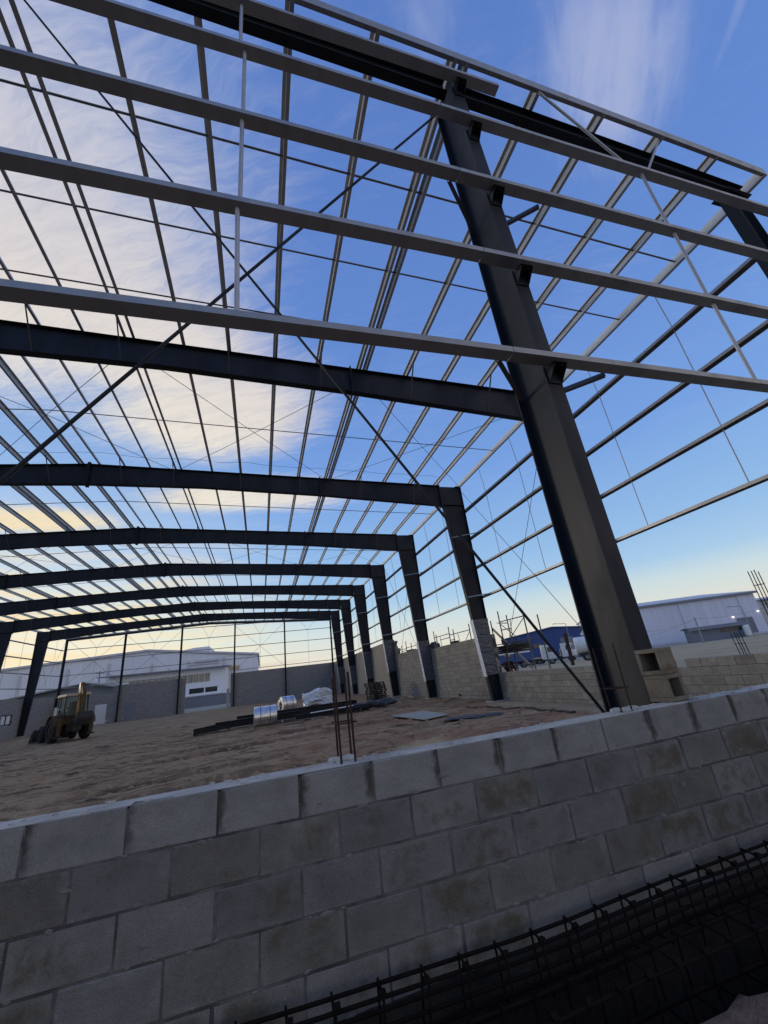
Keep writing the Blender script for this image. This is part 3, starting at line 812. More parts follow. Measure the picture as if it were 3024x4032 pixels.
# gable rafter: shallow I-beams between the columns
gx = [-.25, -7.0, -13.45, -W / 2, -20.15, -26.6, -W + .25]
for a, b in zip(gx, gx[1:]):
    mb = MB(); y = -.09; h = .33; w = .07
    a2 = a - (.10 if a in FRONT_COLS else .002); b2 = b + (.10 if b in FRONT_COLS else .002)
    for (z0, z1, ww) in ((-.012, 0, w), (-h, -h + .012, w), (-h + .012, -.012, .004)):
        mb.hexa([(a2, y - ww, roof(a2) + z0), (a2, y + ww, roof(a2) + z0), (a2, y + ww, roof(a2) + z1), (a2, y - ww, roof(a2) + z1),
                 (b2, y - ww, roof(b2) + z0), (b2, y + ww, roof(b2) + z0), (b2, y + ww, roof(b2) + z1), (b2, y - ww, roof(b2) + z1)])
    part('gable_rafter', mb, 'painted_steel', B)
for gi, z in enumerate(GL):
    segs = [(.2, -7.585), (-7.595, -14.0), (-14.01, -20.7), (-20.71, -27.1), (-27.11, -W - .2)]
    if gi == 4: segs = [(-6.36, -14.0), (-14.01, -20.7), (-20.71, -27.1)]
    for a, b in segs:
        mb = MB().ext(gprof_up(), (a, -.462, z), (b, -.462, z), (0, 1, 0), (0, 0, 1))
        g = part('girt', mb, 'galvanised', B)
        bolts = MB()          # bolt heads where the girt sits on its cleat
        for cx in FRONT_COLS:
            if b - .1 < cx < a + .1:
                for dx in (-.05, .05): bolts.tube((cx + dx, -.375, z - .022), (cx + dx, -.375, z - .0125), .012, 6)
        if bolts.v: part('bolt', bolts, 'rod_dark', g)
# vertical sag tubes between the front girts
for x in (-10.22, -3.92, -16.9, -23.4):
    zs = GL if x < -5 else GL[:4]
    for a, b in zip(zs, zs[1:]): part('sag_tube', MB().tube((x + random.uniform(-.03, .03), -.39, a + .02), (x + random.uniform(-.03, .03), -.39, b + .06), .022, 8), 'galvanised_rod', B)
for (a, b) in (((-5.45, -.40, roof(-5.45) + .02), (-3.96, -.36, 8.93)), ((-2.75, -.36, roof(-2.75) + .02), (-3.72, -.36, 8.93))):
    part('sag_tube', MB().tube(a, b, .022, 8), 'galvanised_rod', B)
# gable cross bracing
for (a, b, y) in (((-7.12, .72), (-13.32, 10.45), -.03), ((-7.12, 10.15), (-13.32, .8), .06), ((-20.2, .72), (-26.5, 10.2), -.03), ((-20.2, 10.2), (-26.5, .72), .06)):
    part('brace', MB().tube((a[0], y, a[1]), (b[0], y, b[1]), .013 if y < 0 else .016, 8), 'painted_steel', B)
# short struts from girts back to the near column
for z in (GL[0], GL[2]):
    for sg in (1, -1):
        part('fly_brace', MB().angle((-7.0 + sg * .70, -.30, z - .005), (-7.0 + sg * .07, .235, z - .05), .05, .006), 'rod_dark', B)

# far gable ---------------------------------------------------
FAR = [-.12, -6.78, -13.52, -20.25, -26.95, -W + .12]
for cx in FAR:
    o = part('gable_column', isec(MB(), cx, GY, .05, roof(cx) - .012, .36, .19), 'painted_steel', B)
    part('base_plate', MB().span((cx - .16, GY - .24, .0), (cx + .16, GY + .11, .05)), 'painted_steel', o)
for a, b in ((-.02, -W / 2), (-W / 2, -W + .02)):
    mb = MB(); y = GY - .05; h = .25; w = .06
    for (z0, z1, ww) in ((-.012, 0, w), (-h, -h + .012, w), (-h + .012, -.012, .004)):
        mb.hexa([(a, y - ww, roof(a) + z0), (a, y + ww, roof(a) + z0), (a, y + ww, roof(a) + z1), (a, y - ww, roof(a) + z1),
                 (b, y - ww, roof(b) + z0), (b, y + ww, roof(b) + z0), (b, y + ww, roof(b) + z1), (b, y - ww, roof(b) + z1)])
    part('gable_rafter', mb, 'painted_steel', B)
for z in G4[0:1] + [5.90, 7.47, 9.0, 10.5]:
    for a, b in zip(FAR, FAR[1:]):
        if z > 10.2 and (a > -5 or b < -30): continue
        if z < 4.5 and a == FAR[2]: continue
        mb = MB().ext(gprof(), (a, GY + .385, z), (b + .01, GY + .385, z), (0, -1, 0), (0, 0, 1))
        part('girt', mb, 'galvanised', B)
for a, b in zip(FAR, FAR[1:]):
    m = (a + b) / 2
    mb = MB()
    for (p, q) in zip((4.2, 5.9, 7.47), (5.9, 7.47, 9.0)): mb.tube((m, GY + .28, p), (m, GY + .28, q), .016, 5)
    mb.tube((m, GY + .28, 9.0), (m - 1.1, GY + .2, roof(m - 1.1)), .016, 5); mb.tube((m, GY + .28, 9.0), (m + 1.1, GY + .2, roof(m + 1.1)), .016, 5)
    part('sag_rod', mb, 'galvanised_rod', B)
for (a, b) in ((FAR[1], FAR[2]), (FAR[3], FAR[4]), (FAR[4], FAR[5])):
    for (z0, z1, yy) in ((4.3, 10.3, .02), (10.3, 4.3, .06)):
        part('brace_rod', MB().tube((a, GY + yy, z0), (b, GY + yy, z1), .016, 5), 'rod_dark', B)

# ------------------------------------------------------------------ things on and by the front wall
def half_block(label, z, hole_left, rz):
    """half block, one core right through; corner nearest the camera at the thing's origin"""
    root = thing('loose_block', label, 'concrete block', (-7.076, -.452, z), rz, 'loose hollow blocks on the wall')
    H = .19; t = .03; s = MB()
    s.span((0, 0, 0), (H, H, t)); s.span((0, 0, H - t), (H, H, H))
    if hole_left: s.span((.001, .0005, t), (H - .001, t, H - t)); s.span((.001, H - t, t), (H - .001, H - .0005, H - t))
    else: s.span((.0005, .001, t), (t * .6, H - .001, H - t)); s.span((H - t * 1.4, .001, t), (H - .0005, H - .001, H - t))
    part('shell', s, 'block_loose', root, .004, local=True)
    # black plate added across the core's far end, painting the hole's shade
    f = MB().span((H - .03, t, t), (H - .01, H - t, H - t)) if hole_left else MB().span((t * .6, H - .03, t), (H - t * 1.4, H - .01, H - t))
    part('core_shade', f, 'machine_black', root, local=True)
half_block('brown hollow block at the bottom of the pair against the near column', WTOP + .008, False, .152)
half_block('brown hollow block on top of the pair, core facing left', WTOP + .201, True, .20)

def starter(label, x, y, z0, z1, dx, dy, zs, lean=(0, 0), r=.0065, mt='rust_bar', extra=()):
    root = thing('rebar_starter', label, 'rebar', (x, y, z0), 0, 'rebar starters cast into the walls')
    for i, (sx, sy) in enumerate(((-1, -1), (1, -1), (1, 1), (-1, 1))):
        h = z1 + random.uniform(-.03, .03)
        a = (x + sx * dx, y + sy * dy, z0 - .05); b = (x + sx * dx + lean[0] + random.uniform(-.012, .012), y + sy * dy + lean[1] + random.uniform(-.012, .012), h)
        part('bar', MB().tube(a, b, r, 8), mt, root)
    for z in zs:
        f = (z - z0) / (z1 - z0); ox, oy = lean[0] * f, lean[1] * f
        e = .012; p = [(x - dx - e + ox, y - dy - e + oy, z), (x + dx + e + ox, y - dy - e + oy, z), (x + dx + e + ox, y + dy + e + oy, z), (x - dx - e + ox, y + dy + e + oy, z)]
        m = MB()
        for i in range(4):
            q0, q1 = Vector(p[i]), Vector(p[(i + 1) % 4]); d = (q1 - q0).normalized() * .012; m.tube(q0 - d, q1 + d, .0045, 6)
        part('stirrup', m, mt, root)
    return root
starter('four rusty rebars sticking up from the wall left of the column', -9.545, -.395, WTOP, 1.625, .04, .055, (1.352,))
starter('thin dark rebars rising from the wall beside the column foot', -7.53, -.40, WTOP, 1.585, .045, .05, (1.305,), (.0, .0), .005)
starter('tall dark rebars standing above the side wall at the right edge', .115, 3.02, 1.05, 2.74, .05, .06, (1.5, 2.05, 2.45), (.0, .02), .009, 'black_bar')
starter('short dark rebars on the side wall in front of the white hangar', .115, 3.87, 1.0, 1.58, .05, .06, (1.33,), (0, .03), .008, 'black_bar')
m_ = MB()
for i, (x, y) in enumerate(((-7.50, -.42), (-7.56, -.38), (-9.53, -.36), (-9.6, -.34), (-7.43, -.40))): blob(m_, (x, y, WTOP + .012), (.05, .035, .02), i * 3.1)
part('mortar_lump', m_, 'concrete', front)

# rebar cages laid in the footing trench
def cage(label, x0, x1, y0, y1, zt, zb, sp, tilt):
    root = thing('rebar_cage', label, 'rebar cage', ((x0 + x1) / 2, (y0 + y1) / 2, zb), 0, 'rebar cages in the trench')
    Zx = lambda x: tilt * math.sin(x * .9) * .02 + .008 * math.sin(x * 2.3)
    zm = (zt + zb) / 2
    for y, z in ((y0, zt), (y1, zt + .01), (y0, zb), (y1, zb), (y0, zm), (y1, zm + .012)):
        pts = [(lerp(x0, x1, i / 24), y + .006 * math.sin(i * 1.7 + z * 9), z + Zx(lerp(x0, x1, i / 24))) for i in range(25)]
        part('bar', MB().path(pts, .009, 6), 'black_bar', root)
    x = x0 + .07
    st = {}
    while x < x1:
        zo = Zx(x)
        a = random.uniform(-.012, .012)
        p = [(x - a, y0 - .011, zb - .011 + zo), (x + a, y0 - .011, zt + .012 + zo), (x + a, y1 + .011, zt + .022 + zo), (x - a, y1 + .011, zb - .011 + zo)]
        m = MB()
        for i in range(4):
            q0, q1 = Vector(p[i]), Vector(p[(i + 1) % 4]); m.tube(q0, q1, .006, 5)
        # tie wire twist on the top bars
        m.box((x, y0, zt + zo + .012), (.03, .03, .02), Matrix.Rotation(random.uniform(0, 3), 3, 'X'))
        part('stirrup', m, 'black_bar', root)
        x += sp * random.uniform(.94, 1.06)
    return root
cage('black rebar cage lying close along the foot of the front wall', -11.6, -3.2, -.675, -.60, .285, .10, .2, 1)
cage('second black rebar cage lying deeper in the trench, further from the wall', -10.6, -3.6, -.97, -.83, .16, -.05, .17, -1)
cage('lowest rebar cage at the bottom of the dark trench', -9.8, -4.2, -1.05, -.78, -.30, -.52, .22, .5)

# ------------------------------------------------------------------ backhoe loader
def backhoe():
    r = thing('backhoe_loader', 'dirty yellow backhoe loader parked on the bare floor, boom raised behind its cab', 'backhoe', (-21.95, 31.2, 0), math.atan2(.81, -.588))
    P = lambda n, m, mt, par=r, bev=0.0, sm=False: part(n, m, mt, par, bev, sm, local=True)
    def wheel(x, y, rad_, w, name):
        s = 1 if y > 0 else -1
        n = 28; m = MB(); prof = [(.56, -.5), (.86, -.5), (.97, -.38), (1, 0), (.97, .38), (.86, .5), (.56, .5)]
        for i in range(n):
            a = 2 * math.pi * i / n
            for (q, u) in prof:
                lug = 1.0 + (.035 if (i % 2 and q > .9) else 0)
                m.v.append((x + math.cos(a) * q * rad_ * lug, y + u * w, rad_ + math.sin(a) * q * rad_ * lug))
        k = len(prof)
        for i in range(n):
            j = (i + 1) % n
            for q in range(k): m.f.append((i * k + q, j * k + q, j * k + (q + 1) % k, i * k + (q + 1) % k))
        o = P('wheel', m, 'tyre')
        h = MB().tube((x, y - w * .3, rad_), (x, y + w * .36 * s, rad_), rad_ * .57, 20)
        h.tube((x, y + w * .36 * s, rad_), (x, y + w * .5 * s, rad_), rad_ * .22, 12)
        P('rim', h, 'yellow_dirty', o)
    for y in (-.88, .88):
        wheel(0, y, .72, .46, 'rear'); wheel(2.15, y * .96, .50, .34, 'front')
    c = MB().span((-.75, -.42, .55), (2.55, .42, .98)); c.span((1.95, -.75, .4), (2.35, .75, .58)); c.span((-.2, -.7, .6), (.2, .7, .86))
    P('chassis', c, 'machine_black', bev=.02)
    b = MB().hexa([(.95, -.48, .98), (2.72, -.40, .98), (2.72, .40, .98), (.95, .48, .98), (.95, -.46, 1.72), (2.66, -.36, 1.45), (2.66, .36, 1.45), (.95, .46, 1.72)])
    bo = P('bonnet', b, 'yellow_dirty', bev=.05)
    g = MB()
    for i in range(6): g.span((2.715, -.32, 1.02 + i * .065), (2.735, .32, 1.055 + i * .065))
    P('grille', g, 'machine_black', bo)
    P('exhaust', MB().tube((1.6, -.3, 1.55), (1.6, -.3, 2.35), .04, 10), 'machine_black')
    for y in (-.88, .88):
        m = MB(); pts = []
        for i in range(9):
            a = math.pi * (.08 + .84 * i / 8); pts.append((math.cos(a) * .84, math.sin(a) * .84 + .72))
        for (p, q) in zip(pts, pts[1:]):
            m.hexa([(p[0], y - .26, p[1]), (q[0], y - .26, q[1]), (q[0], y - .26, q[1] + .03), (p[0], y - .26, p[1] + .03), (p[0], y + .26, p[1]), (q[0], y + .26, q[1]), (q[0], y + .26, q[1] + .03), (p[0], y + .26, p[1] + .03)])
        P('mudguard', m, 'yellow_dirty')
    cb = MB().span((-.62, -.66, .98), (.92, .66, 1.32))
    cab = P('cab', cb, 'yellow_dirty', bev=.02)
    posts = MB()
    for (x0, x1) in ((-.60, -.55), (.30, .28), (.88, .72)):
        for y in (-.64, .64): posts.hexa([(x0 - .04, y - .035, 1.32), (x0 + .04, y - .035, 1.32), (x0 + .04, y + .035, 1.32), (x0 - .04, y + .035, 1.32), (x1 - .04, y * .95 - .035, 2.62), (x1 + .04, y * .95 - .035, 2.62), (x1 + .04, y * .95 + .035, 2.62), (x1 - .04, y * .95 + .035, 2.62)])
    P('cab_frame', posts, 'machine_black', cab)
    for y in (-.635, .635):
        P('window', MB().poly([(-.55, y, 1.36), (.24, y, 1.36), (.22, y * .96, 2.6), (-.5, y * .96, 2.6)], (0, .012, 0)), 'cab_glass', cab)
        P('window', MB().poly([(.36, y, 1.36), (.82, y, 1.36), (.68, y * .96, 2.6), (.34, y * .96, 2.6)], (0, .012, 0)), 'cab_glass', cab)
    P('windscreen', MB().poly([(.87, -.6, 1.5), (.87, .6, 1.5), (.72, .56, 2.6), (.72, -.56, 2.6)], (.012, 0, 0)), 'cab_glass', cab)
    P('rear_window', MB().poly([(-.62, -.6, 1.5), (-.62, .6, 1.5), (-.56, .56, 2.6), (-.56, -.56, 2.6)], (-.012, 0, 0)), 'cab_glass', cab)
    P('roof', MB().hexa([(-.85, -.74, 2.62), (.92, -.74, 2.62), (.92, .74, 2.62), (-.85, .74, 2.62), (-.75, -.66, 2.78), (.80, -.66, 2.78), (.80, .66, 2.78), (-.75, .66, 2.78)]), 'cream_paint', cab, .02)
    st = MB().span((-.3, -.28, 1.32), (.2, .28, 1.75)); st.hexa([(-.36, -.26, 1.7), (-.22, -.26, 1.7), (-.22, .26, 1.7), (-.36, .26, 1.7), (-.48, -.22, 2.3), (-.38, -.22, 2.3), (-.38, .22, 2.3), (-.48, .22, 2.3)])
    P('seat', st, 'machine_black', cab, .03)
    P('steering_column', MB().tube((.72, 0, 1.3), (.45, 0, 1.9), .04, 8).tube((.45, 0, 1.9), (.43, 0, 1.94), .2, 16), 'machine_black', cab)
    # loader
    for y in (-.58, .58):
        m = MB()
        pts = [(.95, 1.45), (1.9, 1.28), (2.75, .62), (3.1, .32)]
        for (p, q) in zip(pts, pts[1:]): m.hexa([(p[0], y - .05, p[1] - .1), (q[0], y - .05, q[1] - .09), (q[0], y + .05, q[1] - .09), (p[0], y + .05, p[1] - .1), (p[0], y - .05, p[1] + .1), (q[0], y - .05, q[1] + .09), (q[0], y + .05, q[1] + .09), (p[0], y + .05, p[1] + .1)])
        P('loader_arm', m, 'yellow_dirty')
        P('hydraulic_ram', MB().tube((1.0, y * .86, .9), (2.3, y * .86, .85), .05, 10).tube((2.0, y * .86, 1.3), (3.05, y * .86, .72), .04, 10), 'machine_black')
    pr = [(3.05, .80), (3.02, .35), (3.15, .06), (3.85, .02), (3.86, .05), (3.2, .10), (3.10, .36), (3.13, .78)]
    m = MB().poly([(x, -1.12, z) for x, z in pr], (0, 2.24, 0))
    for y in (-1.12, 1.09): m.poly([(3.05, y, .80), (3.02, y, .35), (3.15, y, .06), (3.85, y, .02), (3.55, y, .5)], (0, .03, 0))
    bk = P('loader_bucket', m, 'machine_black')
    t_m = MB()
    for i in range(8): t_m.box((3.92, -1.05 + i * .3, .03), (.16, .06, .035))
    P('tooth', t_m, 'machine_black', bk)
    # backhoe
    P('slew_post', MB().span((-1.15, -.22, .5), (-.75, .22, 1.15)), 'machine_black', bev=.03)
    for y in (-.85, .85):
        s = P('stabiliser', MB().span((-.98, y - .1, .35), (-.78, y + .1, 1.25)), 'yellow_dirty', bev=.02)
        P('foot', MB().span((-1.05, y - .2, .24), (-.70, y + .2, .33)), 'machine_black', s)
    def arm(pts, w, name, mt):
        m = MB()
        for (p, q) in zip(pts, pts[1:]):
            m.hexa([(p[0] - p[2], -w, p[1]), (p[0] + p[2], -w, p[1]), (p[0] + p[2], w, p[1]), (p[0] - p[2], w, p[1]), (q[0] - q[2], -w, q[1]), (q[0] + q[2], -w, q[1]), (q[0] + q[2], w, q[1]), (q[0] - q[2], w, q[1])])
        return P(name, m, mt)
    bm_ = arm([(-1.05, .85, .13), (-1.28, 1.6, .19), (-1.22, 2.5, .17), (-1.05, 3.4, .12)], .12, 'boom', 'yellow_paint')
    P('hydraulic_ram', MB().tube((-1.5, 1.2, 1.3) if False else (-1.48, 0, 1.3), (-1.40, 0, 2.6), .06, 10), 'machine_black', bm_)
    arm([(-1.1, 3.36, .13), (-1.55, 2.9, .15), (-1.75, 1.95, .12), (-1.82, 1.35, .09)], .10, 'dipper', 'yellow_dirty')
    pr = [(-1.86, 1.45), (-2.28, 1.62), (-2.45, 1.25), (-2.25, .86), (-1.9, .9), (-1.92, .95), (-2.22, .94), (-2.38, 1.26), (-2.24, 1.54), (-1.92, 1.38)]
    m = MB().poly([(x, -.38, z) for x, z in pr], (0, .76, 0))
    for y in (-.38, .35): m.poly([(-1.86, y, 1.45), (-2.28, y, 1.62), (-2.45, y, 1.25), (-2.25, y, .86), (-1.9, y, .9)], (0, .03, 0))
    P('digging_bucket', m, 'machine_black')
    for y in (-.28, .28): P('headlight', MB().box((2.70, y, 1.5), (.10, .16, .08)), 'paper_white', bo)
    mr = MB().box((-.2, .98, 1.75), (.04, .16, .55)).tube((-.2, .66, 1.9), (-.2, .92, 1.9), .015, 6)
    P('mirror', mr, 'paper_white', cab)
    return r
backhoe()

# ------------------------------------------------------------------ material lying on the floor
def coil(label, c, rz, L, ro, ri):
    r = thing('steel_coil', label, 'steel coil', c, rz, 'coils of sheet steel on the floor')
    n = 44; m = MB(); prof = []
    k = 0
    for u in (-.5, .5):
        for q in (ri, ro): prof.append((q, u * L))
    prof = [(ri, -L / 2), (ro - .01, -L / 2), (ro, -L / 2 + .01), (ro, L / 2 - .01), (ro - .01, L / 2), (ri, L / 2)]
    for i in range(n):
        a = 2 * math.pi * i / n
        for (q, u) in prof: m.v.append((u, math.cos(a) * q, ro + .005 + math.sin(a) * q))
    k = len(prof)
    for i in range(n):
        j = (i + 1) % n
        for q in range(k): m.f.append((i * k + q, j * k + q, j * k + (q + 1) % k, i * k + (q + 1) % k))
    part('roll', m, 'coil_steel', r, local=True)
    for x in (-.22, .2):
        s = MB()
        for i in range(n):
            a = 2 * math.pi * i / n
            for (q, u) in ((ro + .003, -.016), (ro + .006, -.016), (ro + .006, .016), (ro + .003, .016)): s.v.append((x + u, math.cos(a) * q, ro + .005 + math.sin(a) * q))
        for i in range(n):
            j = (i + 1) % n
            for q in range(4): s.f.append((i * 4 + q, j * 4 + q, j * 4 + (q + 1) % 4, i * 4 + (q + 1) % 4))
        part('strap', s, 'rod_dark', r, local=True)
    for y in (-.30, .30): part('chock', MB().box((0, y, .02), (L * .8, .09, .09)), 'timber', r, local=True)
coil('shiny galvanised sheet coil in front of the dark beams', (-9.85, 18.75, .0), .06, 1.0, .44, .2)
coil('shiny galvanised sheet coil standing behind the dark beams', (-8.45, 26.2, .0), .35, .85, .52, .24)

def beam(label, a, b, h, w, roll=0.0):
    a, b = Vector(a), Vector(b); mid = (a + b) / 2; L = (b - a).length
    r = thing('steel_beam', label, 'steel beam', (mid.x, mid.y, min(a.z, b.z)), math.atan2(b.y - a.y, b.x - a.x), 'dark beams piled on the floor')
    m = MB(); t = .014
    dz = (b.z - a.z) / 2
    def pl(y0, y1, z0, z1): m.hexa([(-L / 2, y0, z0 - dz), (-L / 2, y1, z0 - dz), (-L / 2, y1, z1 - dz), (-L / 2, y0, z1 - dz), (L / 2, y0, z0 + dz), (L / 2, y1, z0 + dz), (L / 2, y1, z1 + dz), (L / 2, y0, z1 + dz)])
    z = abs(dz)
    if not roll: pl(-w / 2, w / 2, z, z + t); pl(-w / 2, w / 2, z + h - t, z + h); pl(-.006, .006, z + t, z + h - t)
    else: pl(-h / 2, -h / 2 + t, z, z + w); pl(h / 2 - t, h / 2, z, z + w); pl(-h / 2 + t, h / 2 - t, z + w / 2 - .006, z + w / 2 + .006)
    part('section', m, 'painted_steel', r, local=True)
    part('end_plate', MB().span((L / 2 + .001, -max(h, w) / 2 if roll else -w / 2, z + dz), (L / 2 + .018, max(h, w) / 2 if roll else w / 2, z + dz + (w if roll else h) + .03)), 'painted_steel', r, local=True)
beam('long dark steel beam at the front of the floor pile, left of the coil', (-12.1, 19.9, .10), (-8.2, 20.5, .10), .30, .22)
beam('long dark steel beam behind the front coil in the floor pile', (-11.2, 20.9, .10), (-5.2, 21.3, .10), .40, .24)
beam('dark steel beam under the white plastic bundle', (-9.4, 21.9, .10), (-4.9, 21.8, .10), .36, .24)
beam('short dark beam lying flat at the right end of the floor pile', (-6.9, 20.3, .10), (-4.6, 20.0, .10), .40, .18, 1)
beam('low dark beam lying across the near side of the pile under the white strip', (-8.4, 19.5, .06), (-5.3, 19.3, .06), .2, .2)
beam('dark steel offcut sloping down at the left tip of the pile', (-13.0, 19.6, .02), (-11.4, 19.9, .10), .26, .2)
def heap():
    mb = MB()
    for i in range(9): blob(mb, (-5.6 + .28 * i + random.uniform(-.1, .1), 20.4 + random.uniform(-.35, .35), .12 + .16 * math.sin(i * 1.1) ** 2), (random.uniform(.25, .5), random.uniform(.2, .35), random.uniform(.08, .2)), i * 2.3, 2)
    tag(link('plastic_sheet', mb.mesh('plastic_sheet'), 'sheet_dark'), 'dark crumpled plastic heaped over the right end of the beam pile', 'plastic sheet')
heap()
def slab(name, label, cat, c, size, rz, mt, tilt=(0, 0), group=None, bev=.004):
    me = MB().box((0, 0, 0), size).mesh(name, bev)
    o = link(name, me, mt, None, c); o.rotation_euler = (tilt[0], tilt[1], rz)
    return tag(o, label, cat, group)
for i, (x, y, L, rz, txt) in enumerate(((-11.55, 20.05, .42, 1.5, 'left end of the dark beams'), (-9.0, 20.45, .9, 1.5, 'middle of the dark beams'), (-6.3, 20.6, 1.6, 1.5, 'right end of the dark beams'))):
    slab('timber_bearer', 'pale square timber bearer under the ' + txt, 'timber', (x, y, .05), (L, .1, .1), rz, 'timber_pale', group='timber bearers under the pile')
slab('timber_plank', 'weathered plank on the floor in front of the near coil', 'plank', (-9.2, 18.0, .05), (2.1, .2, .05), .1, 'timber', group='loose planks on the floor')
slab('timber_plank', 'dark plank lying right of the near coil', 'plank', (-8.6, 18.5, .06), (1.6, .22, .06), .18, 'timber_dark', group='loose planks on the floor')
slab('white_strip', 'thin white strip of packaging on the near side of the beam pile', 'packaging', (-6.7, 19.0, .32), (2.1, .12, .02), .0, 'paper_white', (.1, -.03))
for i, (x, y, L, rz, txt) in enumerate(((-10.6, 17.6, .7, .5, 'near the floor coil, closest to the wall'), (-13.6, 18.2, 1.1, -.3, 'left of the beam pile'), (-6.0, 17.2, .9, .9, 'in front of the right half of the beam pile'), (-3.4, 18.6, 1.3, .2, 'between the pile and the wrapped columns'))):
    slab('timber_offcut', 'small timber offcut ' + txt, 'timber', (x, y, ground_z(x, y) + .025), (L, .11, .04), rz, 'timber', (random.uniform(-.05, .05), random.uniform(-.05, .05)), 'timber offcuts on the floor')
slab('white_strip', 'short white strip on the floor at the right end of the pile', 'packaging', (-4.4, 22.3, .08), (.9, .22, .015), .1, 'paper_white', (.05, 0))
slab('timber_plank', 'pale plank on the floor left of the side-wall columns', 'plank', (-1.9, 23.4, .06), (1.7, .18, .04), .85, 'timber_pale', (0, -.03), group='loose planks on the floor')
slab('timber_plank', 'short pale plank near the third right column foot', 'plank', (-.75, 24.2, .07), (.2, 1.5, .04), -.15, 'timber_pale', (.03, 0), group='loose planks on the floor')
# flat sheet on the floor
bo = MB().poly([(-5.05, 14.3, .03), (-4.75, 11.35, .03), (-3.75, 11.6, .05), (-3.75, 14.2, .05)], (0, 0, .018))
o = link('board', bo.mesh('board'), 'board_grey'); tag(o, 'flat pale grey board lying on the reddish floor', 'board')
sh = MB()
for i in range(3): blob(sh, (-3.9 + i * .5, 10.6 - i * .2, .01), (.5, .35, .03), 4.4 + i)
o = link('plastic_sheet', sh.mesh('plastic_sheet'), 'sheet_dark'); tag(o, 'dark crumpled plastic sheet on the floor below the grey board', 'plastic sheet')

# white plastic bundle
def bundle():
    bm = bmesh.new(); bmesh.ops.create_cube(bm, size=1); bmesh.ops.subdivide_edges(bm, edges=bm.edges[:], cuts=11, use_grid_fill=True)
    for v in bm.verts:
        p = v.co.copy(); q = Vector((p.x * 1.45, p.y * .95, p.z * .72))
        d = p.normalized()
        n = noise.noise(p * 3.1 + Vector((2, 5, 1))) * .16 + abs(noise.noise(p * 7 + Vector((3, 1, 4)))) * .13
        q += d * (n - .06); q.z += .14 * math.sin(p.x * 5 + 1) * (p.z > .2)
        v.co = q
    me = bpy.data.meshes.new('plastic_bundle'); bm.to_mesh(me); bm.free()
    o = link('plastic_bundle', me, 'plastic_white', None, (-7.0, 22.2, .82)); o.rotation_euler = (0, .04, .12)
    tag(o, 'crumpled white plastic-wrapped bundle resting on the dark beams', 'bundle')
bundle()

# pallets beside the side wall
pal = MB()
for i in range(7): pal.span((-.5 + i * .155, -.6, .105), (-.5 + i * .155 + .1, .6, .125))
pd = MB()
for y in (-.6, -.05, .5): pd.span((-.5, y, .083), (.53, y + .1, .104))
pb = MB()
for y in (-.6, -.05, .5):
    for x in (-.5, -.04, .42): pb.span((x, y, .021), (x + .1, y + .1, .082))
pr_ = MB()
for y in (-.6, -.05, .5): pr_.span((-.5, y, 0), (.53, y + .1, .020))
pm = [(n, m.mesh(n)) for n, m in (('deck_board', pal), ('stringer', pd), ('spacer', pb), ('runner', pr_))]
ordn = ['bottom', 'second', 'third', 'fourth', 'fifth', 'sixth', 'seventh', 'eighth', 'topmost']
for i in range(9):
    lab = ('dark wooden pallet at the bottom of the stack by the side wall' if i == 0 else 'topmost dark wooden pallet of the stack by the side wall' if i == 8
           else 'dark wooden pallet, %s from the floor in the stack by the side wall' % ordn[i])
    t = thing('wooden_pallet', lab, 'pallet', (-2.25 + random.uniform(-.06, .06), 27.6 + random.uniform(-.06, .06), .02 + i * .128), .25 + random.uniform(-.16, .16), 'pallets in the stack')
    for n, me in pm:
        kind(link(n, me, 'timber_dark', t, None, True), 'stuff')

# rubble, stones, litter
rb = MB()
for i in range(900):
    if i < 90: x, y = random.gauss(-1.4, .5), random.gauss(26.4, .7)
    elif i < 240: x, y = random.uniform(-9, -.5), random.uniform(2, 26)
    elif i < 800: x, y = random.uniform(-22, -2), random.uniform(1, 22)
    else: x, y = random.uniform(1, 25), random.uniform(0, 40)
    s = random.choice((.02, .03, .03, .045, .07)) * (1.6 if i < 90 else 1)
    blob(rb, (x, y, ground_z(x, y) + s * .25), (s * random.uniform(.8, 1.6), s, s * .6), i * 1.37, 1)
kind(link('rubble', rb.mesh('rubble'), 'rock'), 'stuff')
bpy.data.objects['rubble']['label'] = 'loose stones and crumbs of soil scattered over the floor'
pts = [(-2.1, 13.6), (-2.0, 13.2), (-1.7, 12.2), (-1.75, 11.2), (-1.55, 10.4), (-1.7, 9.3), (-1.6, 8.4), (-1.66, 7.5)]
hp = []
for (a, b) in zip(pts, pts[1:]):
    for i in range(5): x, y = lerp(a[0], b[0], i / 5), lerp(a[1], b[1], i / 5); hp.append((x, y, ground_z(x, y) + .03))
tag(link('hose', MB().path(hp, .028, 8).mesh('hose', 0, True), 'rope_black'), 'black hose lying on the floor beside the low side wall', 'hose')
def scrap(label, pts, c):
    m = MB()
    for i, (dx, dy, dz, a) in enumerate(pts): m.box((dx, dy, dz), (.55, .10, .02), Matrix.Rotation(a, 3, 'Z') @ Matrix.Rotation(.25 * (i - 1), 3, 'Y'))
    o = link('metal_scrap', m.mesh('metal_scrap'), 'sheet_dark', None, c); tag(o, label, 'scrap')
scrap('dark bent metal scrap on the floor between the first two wrapped columns', ((0, 0, .05, .2), (.45, .1, .1, .4), (.8, .25, .2, .9)), (-1.2, 17.4, 0))

